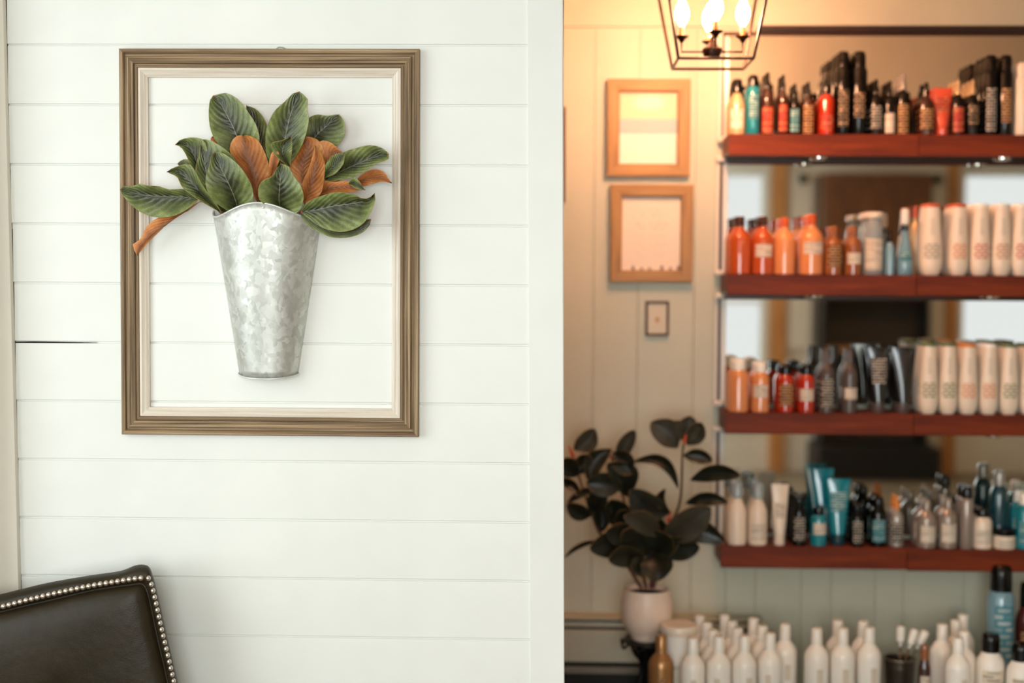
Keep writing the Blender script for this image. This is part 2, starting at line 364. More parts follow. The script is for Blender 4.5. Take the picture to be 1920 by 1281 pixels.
def leaf(parent, S, base, tip, M, L, R, d, cup=0.01, face='g', n=16, m=4, thick=0.0011, mats=None, wave=0.0028, name='leaf'):
    """S maps (x, y, depth) to world; outlines in the picture's coordinates; d = depths at base, middle, tip"""
    ms = smoothpts([base] + M + [tip], n); ls = smoothpts([base] + L + [tip], n); rs = smoothpts([base] + R + [tip], n)
    off = parent.matrix_world.translation if False else parent.location
    V = []; uv = []; ph = random.uniform(0, 6)
    for i in range(n + 1):
        u = i / n; dd = (1 - u) ** 2 * d[0] + 2 * u * (1 - u) * (2 * d[1] - (d[0] + d[2]) / 2) + u * u * d[2]
        s = math.sin(PI * min(1, u * 0.96 + 0.02)) ** 0.6
        for j in range(-m, m + 1):
            tt = j / m; e = (ls if j < 0 else rs)[i]; p = Vector(ms[i][:]).lerp(Vector(e[:]), abs(tt))
            dp = dd + cup * (abs(tt) ** 1.15) * s + wave * math.sin(u * 15 + ph + (2 if j < 0 else 0)) * abs(tt) ** 2 * s
            V.append(S(p[0], p[1], dp) - off); uv.append((u, 0.5 + 0.5 * tt))
    w_ = 2 * m + 1; nv = len(V); Bk = []
    for i in range(n + 1):
        for j in range(w_):
            a = V[min(i + 1, n) * w_ + j] - V[max(i - 1, 0) * w_ + j]; b = V[i * w_ + min(j + 1, w_ - 1)] - V[i * w_ + max(j - 1, 0)]
            nn = a.cross(b); nn = nn.normalized() if nn.length > 1e-12 else Vector((0, -1, 0))
            if nn.y > 0: nn = -nn
            Bk.append(V[i * w_ + j] - nn * thick)
    vs = V + Bk; fs = []; mi = []
    for i in range(n):
        for j in range(w_ - 1):
            a = i * w_ + j; fs.append((a, a + 1, a + w_ + 1, a + w_)); mi.append(0); fs.append((nv + a, nv + a + w_, nv + a + w_ + 1, nv + a + 1)); mi.append(1)
        for j in (0, w_ - 1):
            a = i * w_ + j; f = (a, a + w_, nv + a + w_, nv + a); fs.append(f if j == 0 else f[::-1]); mi.append(2)
    g, o_ = (mats or (green, rust)); mm = [g, o_, tanedge] if face == 'g' else [o_, g, tanedge]
    me = bpy.data.meshes.new(name); me.from_pydata([tuple(v) for v in vs], [], fs)
    for x in mm: me.materials.append(x)
    me.polygons.foreach_set('material_index', mi); me.shade_smooth()
    U = me.uv_layers.new(name='UV')
    for lp in me.loops: U.data[lp.index].uv = uv[lp.vertex_index % nv]
    me.set_sharp_from_angle(angle=1.0); me.update()
    ob = bpy.data.objects.new(name, me); col.objects.link(ob); ob.parent = parent; return ob
def S1(x, y, d): return P(200 + x / 3.42857, 150 + y / 3.42857, d)
bq = thing('magnolia_bouquet', tuple(P(497, 400, 0.04)), 'bunch of faux magnolia leaves, green with rust undersides, standing in the galvanised vase', 'plant')
LV = [
 # base, tip, M, L, R, depths, cup, face
 ((990, 830), (1010, 430), [(985, 600)], [(940, 700), (950, 540)], [(1060, 700), (1050, 540)], (.03, .03, .03), .004, 'g'),
 ((1340, 800), (1500, 640), [(1420, 710)], [(1330, 720), (1400, 650)], [(1420, 770), (1480, 700)], (.04, .04, .04), .004, 'o'),
 ((1010, 560), (897, 165), [(985, 380), (950, 270)], [(955, 470), (930, 330), (905, 235)], [(1050, 430), (1035, 310), (1000, 230), (950, 182)], (.02, .03, .035), .008, 'g'),
 ((1310, 450), (1490, 222), [(1345, 360), (1420, 290)], [(1275, 360), (1285, 262), (1345, 224), (1420, 230)], [(1400, 440), (1475, 428), (1528, 360), (1530, 290), (1515, 245)], (.02, .032, .03), .010, 'g'),
 ((760, 450), (684, 360), [(730, 400)], [(700, 425), (668, 385)], [(760, 410), (712, 368)], (.03, .035, .04), .003, 'o'),
 ((880, 520), (684, 100), [(832, 350), (778, 235), (730, 150)], [(770, 460), (700, 390), (664, 300), (656, 190), (668, 120)], [(960, 470), (982, 390), (965, 300), (915, 215), (850, 130), (775, 85), (725, 90)], (.03, .062, .06), .016, 'g'),
 ((1400, 560), (1512, 466), [(1440, 480)], [(1370, 480), (1370, 395), (1440, 402)], [(1450, 540), (1500, 500)], (.03, .045, .05), .006, 'o'),
 ((1110, 570), (1235, 75), [(1148, 370), (1180, 230), (1215, 140)], [(1035, 500), (1022, 380), (1035, 290), (1080, 200), (1145, 140), (1200, 85)], [(1185, 530), (1245, 440), (1280, 350), (1300, 250), (1288, 180), (1292, 125), (1262, 92)], (.035, .066, .07), .016, 'g'),
 ((640, 760), (440, 415), [(590, 570), (550, 460), (500, 405)], [(590, 690), (545, 575), (515, 490), (478, 432)], [(690, 620), (655, 490), (625, 390), (550, 370), (480, 384)], (.045, .07, .08), .014, 'g'),
 ((570, 610), (455, 538), [(510, 560)], [(520, 590), (470, 560)], [(560, 550), (515, 510), (480, 518)], (.05, .06, .06), .004, 'g'),
 ((735, 852), (386, 590), [(640, 765), (550, 665), (460, 590)], [(650, 805), (560, 748), (490, 695), (455, 625), (410, 602)], [(700, 790), (625, 690), (575, 600), (530, 540), (440, 562)], (.06, .08, .085), .012, 'g'),
 ((1262, 680), (1275, 362), [(1262, 560), (1285, 450)], [(1195, 610), (1165, 560), (1200, 480), (1240, 400)], [(1310, 640), (1345, 560), (1400, 480), (1372, 400), (1325, 370)], (.04, .055, .06), -.012, 'o'),
 ((600, 780), (195, 1128), [(420, 905), (300, 985), (215, 1075)], [(500, 830), (330, 885), (250, 950), (215, 1030), (170, 1045), (175, 1090)], [(540, 830), (440, 880), (340, 975), (262, 1050), (225, 1095)], (.05, .06, .05), -.008, 'o'),
 ((590, 765), (85, 705), [(480, 752), (350, 748), (230, 738)], [(510, 705), (400, 705), (340, 685), (260, 680), (195, 667), (160, 688), (105, 683)], [(560, 800), (450, 868), (330, 884), (240, 860), (165, 810), (110, 750)], (.05, .062, .066), .012, 'g'),
 ((975, 800), (872, 355), [(945, 640), (905, 520), (893, 420)], [(915, 690), (880, 600), (840, 540), (792, 465), (800, 400), (835, 360)], [(1000, 700), (1046, 620), (1035, 520), (1005, 440), (970, 385), (920, 358)], (.05, .075, .072), -.014, 'o'),
 ((1180, 560), (1186, 365), [(1130, 470), (1150, 410)], [(1100, 500), (1060, 440), (1062, 405), (1120, 392)], [(1185, 490), (1192, 430), (1190, 395)], (.06, .078, .08), .014, 'g'),
 ((1052, 640), (1082, 450), [(1066, 560), (1078, 500)], [(1040, 590), (1046, 520), (1060, 470)], [(1078, 590), (1100, 545), (1114, 500), (1105, 465)], (.06, .083, .084), -.006, 'o'),
 ((1400, 648), (1812, 475), [(1480, 600), (1600, 545), (1710, 500)], [(1400, 590), (1440, 535), (1520, 468), (1600, 440), (1690, 420), (1770, 438)], [(1440, 650), (1560, 632), (1650, 592), (1740, 535), (1808, 510)], (.04, .066, .075), .014, 'g'),
 ((1385, 640), (1530, 480), [(1440, 570)], [(1400, 560), (1440, 500), (1490, 470)], [(1470, 600), (1520, 540)], (.055, .085, .09), .006, 'g'),
 ((1560, 690), (1832, 662), [(1640, 650), (1730, 625)], [(1600, 650), (1650, 600), (1720, 575), (1780, 590), (1812, 635)], [(1620, 690), (1700, 672), (1760, 655)], (.03, .05, .06), -.006, 'o'),
 ((1370, 730), (1665, 706), [(1480, 690), (1580, 690)], [(1385, 650), (1460, 655), (1545, 650), (1620, 690)], [(1440, 738), (1560, 722), (1620, 712)], (.05, .075, .09), -.008, 'o'),
 ((1555, 665), (1660, 705), [(1610, 672)], [(1580, 628), (1612, 640), (1640, 680)], [(1590, 692), (1630, 706)], (.08, .1, .1), .003, 'g'),
 ((760, 856), (600, 383), [(690, 720), (640, 600), (625, 480)], [(710, 830), (650, 745), (600, 660), (572, 590), (585, 510), (602, 440)], [(850, 760), (870, 640), (850, 550), (800, 480), (740, 430), (660, 385)], (.035, .078, .080), .010, 'g'),
 ((1268, 800), (1340, 425), [(1306, 690), (1332, 600), (1345, 510)], [(1240, 710), (1262, 650), (1300, 565), (1325, 480)], [(1370, 740), (1396, 650), (1402, 540), (1385, 485), (1360, 440)], (.07, .09, .088), -.012, 'o'),
 ((1236, 852), (1698, 895), [(1340, 925), (1480, 985), (1610, 965)], [(1300, 860), (1450, 920), (1580, 960), (1660, 900)], [(1275, 918), (1350, 970), (1440, 1010), (1545, 1015), (1640, 985), (1690, 935)], (.075, .09, .095), -.010, 'g'),
 ((1245, 850), (1722, 728), [(1350, 835), (1450, 812), (1600, 790), (1690, 765)], [(1285, 790), (1385, 745), (1490, 722), (1590, 738), (1650, 766), (1700, 752)], [(1295, 890), (1400, 955), (1525, 976), (1640, 930), (1700, 845), (1726, 770)], (.08, .105, .1), .016, 'g'),
 ((825, 860), (695, 462), [(835, 800), (795, 690), (750, 600), (712, 515)], [(750, 825), (680, 770), (640, 690), (638, 615), (662, 550), (672, 490)], [(905, 820), (942, 770), (935, 690), (900, 620), (855, 555), (800, 505), (745, 470)], (.052, .100, .1), .014, 'g'),
 ((1130, 870), (1118, 538), [(1108, 780), (1112, 690), (1118, 610)], [(1040, 815), (985, 775), (974, 710), (995, 655), (1062, 622), (1088, 580)], [(1215, 858), (1252, 815), (1266, 745), (1243, 675), (1200, 615), (1168, 555)], (.052, .104, .105), .012, 'g'),
]
for b_, t_, M_, L_, R_, d_, c_, f_ in LV: leaf(bq, S1, b_, t_, M_, L_, R_, d_, c_, f_)
stemm = mat('stem', (92, 62, 40), 0.7)
for b_, t_ in (((960, 1300), (990, 830)), ((1000, 1300), (1230, 860)), ((900, 1300), (800, 860)), ((880, 1280), (740, 850)), ((1040, 1280), (1300, 780)), ((940, 1300), (600, 775))):
    mid = ((b_[0] + t_[0]) / 2, (b_[1] + t_[1]) / 2 - 60)
    if t_[0] < 700: mid = (740, 860)
    tube('stem', [S1(b_[0], b_[1], .04), S1(mid[0], mid[1], .05), S1(t_[0], t_[1], .06)], 0.0028, stemm, bq, bq.location, n=8)

# ------------------------------------------------------------------ leather chair
lm = mat('leather', (46, 40, 30), 0.42, spec=0.28); t = NT(lm); v = t.coord()
vo = t.n('TexVoronoi', feature='F1'); vo.inputs['Scale'].default_value = 420; t.l(v, vo.inputs['Vector'])
t.bump(t.math('ADD', t.math('MULTIPLY', t.noise(v, 9, 3), 2.2), t.math('MULTIPLY', vo.outputs['Distance'], 0.10)), 0.5, 0.004)
t.l(t.ramp(t.noise(v, 5, 3), [(0.3, srgb((34, 28, 15))), (0.7, srgb((50, 41, 25)))]), t.b.inputs['Base Color'])
CH = 0.17
cx_px = -70
outline = [(cx_px, 1128), (-30, 1122), (0, 1115), (40, 1105), (95, 1092), (170, 1079), (225, 1071), (252, 1061), (268, 1059), (280, 1064), (288, 1084), (298, 1124), (314, 1195), (334, 1281), (356, 1380), (384, 1500)]
nail = [(cx_px, 1147), (-30, 1144), (0, 1139), (42, 1128), (95, 1115), (165, 1100), (222, 1090.5), (250, 1086), (264, 1084.5), (278, 1085), (284, 1099), (291, 1128), (304, 1187), (323, 1268), (345, 1370), (371, 1495)]
seam = [(cx_px, 1158), (-30, 1153), (0, 1148), (45, 1137), (98, 1125), (166, 1109), (220, 1100), (246, 1097), (258, 1095), (268, 1096), (275, 1106), (282, 1132), (294, 1190), (312, 1268), (333, 1371), (359, 1492)]
chc = P(cx_px, 1500, 0.10)
ch = thing('leather_chair', (chc.x, A - 0.10, 0), 'dark brown leather chair with silver nailhead trim in front of the shiplap wall', 'chair')
def dens(pts, k_=4):
    P_ = [Vector(p) for p in pts]; E = [2 * P_[0] - P_[1]] + P_ + [2 * P_[-1] - P_[-2]]; out = []
    for i in range(1, len(E) - 2):
        for q_ in range(k_):
            t_ = q_ / k_; a, b, c, d = E[i - 1], E[i], E[i + 1], E[i + 2]
            out.append(tuple(0.5 * ((2 * b) + (c - a) * t_ + (2 * a - 5 * b + 4 * c - d) * t_ * t_ + (3 * b - a - 3 * c + d) * t_ ** 3)))
    return out + [tuple(P_[-1])]
outline, nail0, nail, seam = dens(outline), nail, dens(nail), dens(seam)
def full(pts, d, sm=0):
    r = [at(x, y, A - d) for x, y in pts]; c = chc.x
    l = [Vector((2 * c - p.x, p.y, p.z)) for p in r[:0:-1]]
    q = [p - ch.location for p in l + r]
    for _ in range(sm): q = [(q[i - 1] + q[i] * 2 + q[(i + 1) % len(q)]) / 4 for i in range(len(q))]
    return q
def inset(pts, k, drop): return [(cx_px + (x - cx_px) * (1 - k), 1330 + (y - 1330) * (1 - k) + drop) for x, y in pts]
rings = [full(inset(outline, .01, 1), 0.045), full(outline, 0.07), full(outline, 0.11), full(outline, 0.135), full([(a[0] * .6 + b[0] * .4, a[1] * .6 + b[1] * .4) for a, b in zip(outline, nail)], 0.158), full(nail, 0.166), full([(a[0] * .35 + b[0] * .65, a[1] * .35 + b[1] * .65) for a, b in zip(nail, seam)], 0.160), full(seam, 0.150)]
def ringmesh(name, rings, m, cap0, cap1, pinch=False):
    n = len(rings[0]); vs = [p for r in rings for p in r]; fs = []
    for j in range(len(rings) - 1):
        for i in range(n): fs.append((j * n + i, j * n + (i + 1) % n, (j + 1) * n + (i + 1) % n, (j + 1) * n + i))
    if cap0: fs.append(tuple(range(n)))
    if cap1: fs.append(tuple(range((len(rings) - 1) * n, len(rings) * n))[::-1])
    return fix(link(name, vs, fs, m, ch, True, sharp=1.2))
bk = ringmesh('back_shell', rings, lm, True, True)
pr = [full(seam, 0.150), full(inset(seam, .012, 1), 0.161, 1), full(inset(seam, .035, 2), 0.171, 3), full(inset(seam, .07, 3), 0.178, 10), full(inset(seam, .13, 5), 0.185, 40), full(inset(seam, .24, 7), 0.192, 120), full(inset(seam, .4, 9), 0.197, 200), full(inset(seam, .65, 9), 0.201, 200), full(inset(seam, .9, 8), 0.202, 200)]
pnl = ringmesh('back_cushion', pr, lm, False, True)
nm = mat('nail_silver', (214, 200, 184), 0.28, 0.85)
def nails(pts, sp, sx):
    w3 = [at(x, y, A - 0.166) for x, y in pts]; L = sum((a - b).length for a, b in zip(w3, w3[1:]))
    return smoothpts([tuple(p) for p in w3], int(round(L / sp)))
top_n = nails(nail0[:9], 0.0128, 1); side_n = nails(nail0[9:], 0.0145, 1)
nmesh = None
for q, p in enumerate(top_n + side_n):
    if nmesh is None:
        o = lathe('nailhead', [(-0.002, 0.0062), (0.0005, 0.0061), (0.0028, 0.0050), (0.0042, 0.0030), (0.0048, 0.0008)], nm, ch, 12); nmesh = o.data
    else: o = bpy.data.objects.new('nailhead', nmesh); col.objects.link(o); o.parent = ch
    o.rotation_euler = (PI / 2, 0, 0); o.location = p - ch.location + Vector((0, 0.0005, 0))
    if q >= len(top_n): o.scale = (0.8, 1, 1)
# welt along the seam
tube('welt', full(seam, 0.153), 0.003, lm, ch)
# seat, arms and legs, below and left of the picture
W2 = (full(outline, 0.135)[-1] ).x
def cb(name, x0, x1, y0, y1, z0, z1, m, bv): 
    l = ch.location; return box(name, l.x + x0, l.x + x1, l.y + y0, l.y + y1, z0, z1, m, ch, bv)
zb = (at(384, 1500, A - .13).z)
cb('seat', -W2 + 0.02, W2 - 0.02, -0.62, -0.055, 0.26, zb + 0.05, lm, 0.03)
dk = wood('dark_leg', (30, 20, 14), (44, 30, 20), (56, 38, 26), 0.35, (30, 30, 4))
for sx in (-1, 1):
    for yy in (-0.58, -0.1):
        cb('leg', sx * (W2 - 0.07) - 0.025, sx * (W2 - 0.07) + 0.025, yy - 0.025, yy + 0.025, 0, 0.262, dk, 0.004)

# ------------------------------------------------------------------ far wall: header strip, mirrors, shelves
YF = 4.395
chrome = mat('chrome', (215, 210, 200), 0.15, 1.0)
mirror_m = mat('mirror_glass', (236, 236, 230), 0.02, 1.0)
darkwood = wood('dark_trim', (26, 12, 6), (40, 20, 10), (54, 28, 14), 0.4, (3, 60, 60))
redwood = wood('shelf_wood', (80, 26, 3), (112, 40, 6), (142, 60, 13), 0.5, (2.0, 34, 34))
redwood.node_tree.nodes['Principled BSDF'].inputs['Specular IOR Level'].default_value = 0.25
clip_m = mat('clip_plastic', (235, 225, 210), 0.15, 0.0, coat=0.5)
XM0 = at(1361, 640, MIR).x; XMb = at(1352, 640, MIR).x; XM1 = at(2150, 640, MIR).x
# dark strip closing the top of the mirror wall
cr = thing('cornice_strip', (at(1420, 56, YB - .07).x, YB, 0), 'thin dark wooden strip above the topmost mirror', 'trim')
zz = at(1640, 57, YB - .06).z
box('moulding', at(1418, 57, YB).x, XM1 + 0.05, YB - 0.075, YB - 0.001, zz - 0.004, zz + 0.013, darkwood, cr, 0.002)
def row(py, px=1640): return at(px, py, YF).z
# (mirror top pixel, mirror bottom pixel) at the wall, shelf top and bottom pixels at the shelf front
MR = [(62, 262, 'topmost', 'wide wall mirror above the top shelf, reflecting the warm ceiling'),
      (300, 512, '', 'wall mirror between the top shelf and the second shelf'),
      (556, 756, '', 'wall mirror between the second shelf and the third shelf'),
      (805, 1000, '', 'lowest wall mirror, between the third shelf and the bottom shelf')]
edge_m = mat('mirror_edge', (70, 36, 16), 0.35); bevel_m = mat('mirror_bevel', (232, 226, 212), 0.25)
for i, (a, b, _, lab) in enumerate(MR):
    zt_ = at(1360, a, MIR).z; zb_ = at(1360, b, MIR).z
    xo = at(1339 if i else 1341, 640, MIR).x
    m_ = thing('wall_mirror', (xo, YB, zb_), lab, 'mirror')
    box('pane', XM0, XM1, MIR, YB - 0.012, zb_, zt_, mirror_m, m_)
    box('backing', xo + 0.0125, XM1, YB - 0.012, YB - 0.001, zb_ - 0.001, zt_ + 0.001, darkwood, m_)
    # bevelled strips: pale outer edge, dark line, pale bevel
    prism('bevel', [(xo, MIR + 0.004, zb_), (xo + 0.011, MIR + 0.001, zb_), (xo + 0.011, MIR + 0.001, zt_), (xo, MIR + 0.004, zt_)], 0.018, bevel_m, m_, m_.location)
    prism('bevel', [(XMb, MIR + .003, zb_), (XM0 - .0005, MIR + .0002, zb_), (XM0 - .0005, MIR + .0002, zt_ - .0095), (XMb, MIR + .003, zt_ - .0095)], .008, bevel_m, m_, m_.location)
    box('edge_strip', xo + 0.0125, XMb - 0.001, MIR - 0.002, MIR + 0.010, zb_, zt_, edge_m, m_)
    box('edge_strip', xo + 0.0125, XM1, MIR - 0.002, MIR + 0.004, zt_ - 0.009, zt_ + 0.004, edge_m, m_)
    for zc in ([zt_ + 0.002] if i else []) + [zb_ + 0.0]:
        box('clip', xo - 0.004, xo + 0.030, MIR - 0.018, MIR + 0.002, zc - 0.009, zc + 0.009, clip_m, m_, 0.006)
SH = [(252, 293, 'top', 1716), (516, 555, 'second', 1716), (777, 816, 'third', 1716), (1028, 1068, 'bottom', 1709)]
shelves = []
for i, (a, b, nm_, sx) in enumerate(SH):
    zt_ = row(a); zb_ = row(b); xs_ = at(1362 if i < 3 else 1357, 640, YF).x; xm = at(sx, 640, YF).x; xe = at(2130, 640, YF).x
    for s, (xa, xb) in enumerate(((xs_, xm - 0.0008), (xm + 0.0008, xe))):
        dz = -0.0035 if (s and i == 3) else 0
        o = thing('wall_shelf', ((xa + xb) / 2, YF, zb_), '%s reddish wooden shelf board of the mirror wall, %s of the pair' % ({'top': 'topmost', 'second': 'second', 'third': 'third', 'bottom': 'lowest'}[nm_], 'left' if s == 0 else 'right'), 'shelf')
        box('front_board', xa, xb, YF, YF + 0.02, zb_ + dz, zt_ + dz, redwood, o, 0.0015)
        box('top_board', xa, xb, YF + 0.0202, MIR - 0.003, zt_ - 0.02 + dz, zt_ + dz, redwood, o, 0.001)
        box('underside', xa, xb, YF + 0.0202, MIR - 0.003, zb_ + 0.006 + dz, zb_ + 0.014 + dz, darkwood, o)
        box('side_board', xa, xa + 0.018, YF + 0.0202, MIR - 0.003, zb_ + 0.0142 + dz, zt_ - 0.0202 + dz, redwood, o)
    shelves.append(zt_)
for px, py, si, lab in ((1535, 298, 0, 'small round silver puck light under the top shelf, left'), (1880, 300, 0, 'small round silver puck light under the top shelf, right'), (1527, 558, 1, 'small round silver puck light under the second shelf, left'), (1857, 558, 1, 'small round silver puck light under the second shelf, right'), (1863, 820, 2, 'small round silver puck light under the third shelf')):
    zb_ = row(SH[si][1]) + 0.006; p = at(px, py, YF + 0.045)
    o = thing('puck_light', (p.x, YF + 0.05, zb_), lab, 'light')
    lathe('housing', [(-0.013, 0.026), (-0.011, 0.029), (0, 0.030)], chrome, o, 20)
    lathe('lens', [(-0.0165, 0.010), (-0.015, 0.018), (-0.0131, 0.021)], mat('puck_lens', (235, 232, 225), 0.2), o, 16)

# ------------------------------------------------------------------ bottles
Mx0 = None
def pmat(c, gl=True):
    if c in _alias: return _alias[c]
    return mat('plastic_%d_%d_%d' % c, c, 0.22 if gl else 0.4, coat=0.3 if gl else 0.0)
_alias = {}
black = (14, 12, 11); blackm = pmat(black)
def amb(name, c, rough=0.12):
    m = mat(name, c, rough, coat=0.6); return m
labw = printed('label_white', (226, 214, 196), (150, 120, 90), 0.03, 0.006, 0.45)
labg = printed('label_gold', (84, 48, 24), (214, 164, 106), 0.018, 0.009, 0.75)
labgrey = printed('label_grey', (44, 38, 34), (206, 196, 178), 0.016, 0.009, 0.7)
labdark = printed('label_dark', (22, 16, 12), (206, 168, 124), 0.016, 0.010, 0.55)
labteal = printed('label_teal', (46, 120, 130), (190, 210, 205), 0.03, 0.008, 0.5)
labred = printed('label_red', (164, 40, 20), (214, 150, 100), 0.018, 0.010, 0.45)
def lab_tint(name, ink): return printed(name, (232, 214, 192), ink, 0.02, 0.010, 0.9)
vprint = printed('print_vertical', (222, 208, 188), (150, 130, 106), 0.012, 0.006, 0.1, vertical=True)
def tube_rings(H, R):  # stands on its cap, crimped flat at the top
    out = []
    for u in (0, .03, .1, .25, .45, .65, .85, .96): 
        k_ = u ** 0.8; out.append((H * (.17 + .83 * u * .985), R * (.60 + .40 * k_), R * (.60 * (1 - u) + .05)))
    out.append((H, R, R * .05)); return out
def make(kind, root, H, R, c, capc, lab, labz=(.12, .5), lab2=None):
    """c: body material, capc: cap material, lab: label material or None"""
    def patch(z0, z1, rr, m, a=62, nm='label', e=1.0, r2=None):
        r2 = r2 or rr
        lathe(nm, [(z0, rr * 1.012, rr * e * 1.012), (z1, r2 * 1.012, r2 * e * 1.012)], m, root, 14, a0=-PI / 2 - math.radians(a), a1=-PI / 2 + math.radians(a))
    if kind == 'amber':
        lathe('body', [(0, .9 * R), (.012 * H, R), (.58 * H, R), (.64 * H, .95 * R), (.70 * H, .78 * R), (.755 * H, .52 * R), (.79 * H, .40 * R), (.83 * H, .38 * R)], c, root)
        lathe('cap', [(.83 * H, .42 * R), (.985 * H, .40 * R), (H, .35 * R)], capc, root)
        if lab: patch(labz[0] * H, labz[1] * H, R, lab, 50)
    elif kind == 'short':
        lathe('body', [(0, .9 * R), (.012 * H, R), (.66 * H, R), (.72 * H, .92 * R), (.77 * H, .70 * R), (.80 * H, .62 * R)], c, root)
        lathe('cap', [(.80 * H, .66 * R), (.93 * H, .66 * R), (.985 * H, .60 * R), (H, .5 * R)], capc, root)
        if lab: patch(labz[0] * H, labz[1] * H, R, lab, 50)
    elif kind == 'can':
        lathe('body', [(0, .96 * R), (.01 * H, R), (.76 * H, R), (.79 * H, .9 * R), (.81 * H, .78 * R)], c, root)
        lathe('cap', [(.81 * H, .80 * R), (.94 * H, .78 * R), (.98 * H, .7 * R), (H, .5 * R)], capc, root)
        if lab: patch(labz[0] * H, labz[1] * H, R, lab, 40)
    elif kind == 'slim':
        lathe('body', [(0, .9 * R), (.012 * H, R), (.55 * H, R), (.62 * H, .92 * R), (.70 * H, .55 * R), (.74 * H, .38 * R)], c, root)
        lathe('cap', [(.74 * H, .46 * R), (.85 * H, .44 * R), (.87 * H, .30 * R), (.97 * H, .28 * R), (H, .2 * R)], capc, root)
        if lab: patch(labz[0] * H, labz[1] * H, R, lab, 50)
    elif kind == 'liter':
        lathe('body', [(0, .95 * R), (.01 * H, R), (.655 * H, R), (.70 * H, .97 * R), (.745 * H, .82 * R), (.79 * H, .58 * R), (.815 * H, .44 * R), (.83 * H, .42 * R)], c, root, 24)
        lathe('cap', [(.83 * H, .46 * R), (.99 * H, .43 * R), (H, .38 * R)], capc, root)
        if lab: patch(labz[0] * H, labz[1] * H, R, lab, 14, 'print')
    elif kind == 'oval':
        e = .62
        prof = [(0, .62), (.015, .72), (.08, .90), (.15, .98), (.22, 1.0), (.44, .93), (.65, .82), (.85, .73), (.95, .70)]
        lathe('body', [(z * H, r * R, r * R * e) for z, r in prof], c, root, 24)
        lathe('cap', [(.952 * H, .71 * R, .71 * R * e), (.985 * H, .70 * R, .70 * R * e), (H, .62 * R, .62 * R * e)], capc, root, 24)
        if lab: patch(.22 * H, .44 * H, R, lab, 48, e=e, r2=.93 * R)
        patch(.56 * H, .80 * H, R * .87, vprint, 15, 'print', e=e, r2=.756 * R)
    elif kind == 'tube':
        lathe('body', tube_rings(H, R), c, root, 24)
        lathe('cap', [(0, .60 * R), (.01 * H, .62 * R), (.165 * H, .58 * R), (.17 * H, .5 * R)], capc, root)
        if lab:
            z0, z1 = labz; r0 = R * (.6 + .4 * max(0, (z0 - .17) / .83) ** .8)
            lathe('label', [(z * H, R * (.60 + .40 * max(0, (z - .17) / .83) ** .8) * 1.01, R * (.60 * (1 - (z - .17) / .83) + .06)) for z in (z0, (z0 + z1) / 2, z1)], lab, root, 12, a0=-PI / 2 - .8, a1=-PI / 2 + .8)
    elif kind == 'jar':
        lathe('body', [(0, .94 * R), (.03 * H, R), (.62 * H, R), (.66 * H, .93 * R)], c, root, 24)
        lathe('cap', [(.66 * H, R), (.70 * H, 1.03 * R), (.97 * H, 1.03 * R), (H, .97 * R)], capc, root, 24)
        if lab: patch(.12 * H, .5 * H, R, lab, 45)
    elif kind == 'domecap':   # body under a clear dome cap
        lathe('body', [(0, .92 * R), (.012 * H, R), (.50 * H, R), (.58 * H, .90 * R), (.68 * H, .60 * R), (.74 * H, .46 * R)], c, root)
        lathe('cap', [(.74 * H, .50 * R), (.76 * H, .66 * R), (.95 * H, .62 * R), (.99 * H, .5 * R), (H, .3 * R)], capc, root)
        if lab: patch(labz[0] * H, labz[1] * H, R, lab, 50)
    elif kind == 'flask':
        lathe('body', [(0, .88 * R), (.02 * H, R * .97), (.3 * H, R), (.6 * H, .97 * R), (.75 * H, .88 * R), (.86 * H, .70 * R), (.90 * H, .60 * R)], c, root, 24)
        lathe('cap', [(.90 * H, .86 * R), (.92 * H, .94 * R), (.985 * H, .94 * R), (H, .88 * R)], capc, root)
        if lab: patch(.08 * H, .58 * H, R, lab, 55)
    elif kind == 'trigger':
        lathe('body', [(0, .92 * R), (.02 * H, R), (.18 * H, R), (.42 * H, .72 * R), (.60 * H, .38 * R), (.66 * H, .30 * R)], c, root)
        lathe('collar', [(.66 * H, .40 * R), (.74 * H, .38 * R)], blackm, root, 14)
        l = root.location
        box('sprayer', l.x - .55 * R, l.x + .38 * R, l.y - .3 * R, l.y + .3 * R, l.z + .745 * H, l.z + .99 * H, capc, root, .3 * R)
        prism('trigger', [(l.x - .5 * R, l.y - .15 * R, l.z + .75 * H), (l.x - .85 * R, l.y - .15 * R, l.z + .58 * H), (l.x - .6 * R, l.y - .15 * R, l.z + .60 * H), (l.x - .2 * R, l.y - .15 * R, l.z + .75 * H)], .3 * R, blackm, root, l)
        if lab: patch(.16 * H, .34 * H, R * .95, lab, 45)
def dup(src, loc, label, group=None):
    r = src.copy(); col.objects.link(r); r.location = loc; r['label'] = label
    if group: r['group'] = group
    elif 'group' in r: del r['group']
    for ch_ in [o for o in col.objects if o.parent == src]:
        c_ = ch_.copy(); col.objects.link(c_); c_.parent = r
    return r
ORD = ['first', 'second', 'third', 'fourth', 'fifth', 'sixth', 'seventh', 'eighth', 'ninth', 'tenth', 'eleventh', 'twelfth', 'thirteenth', 'fourteenth', 'fifteenth', 'sixteenth', 'seventeenth', 'eighteenth', 'nineteenth', 'twentieth', 'twenty-first', 'twenty-second']
NMK = {'amber': 'bottle', 'short': 'bottle', 'can': 'spray_can', 'slim': 'bottle', 'liter': 'bottle', 'oval': 'shampoo_bottle', 'tube': 'squeeze_tube', 'jar': 'cream_jar', 'domecap': 'bottle', 'flask': 'bottle', 'trigger': 'spray_bottle'}
CAT = {'can': 'can', 'tube': 'tube', 'jar': 'jar'}
Mx = lambda n, c, r=0.12: mat(n, c, r, coat=0.7)
clear = mat('clear_plastic', (205, 214, 214), 0.12, trans=0.55)
K = mat('black_plastic', (9, 7, 6), 0.14, coat=0.15, spec=0.3); K2 = mat('black_satin', (16, 13, 11), 0.2, coat=0.8)
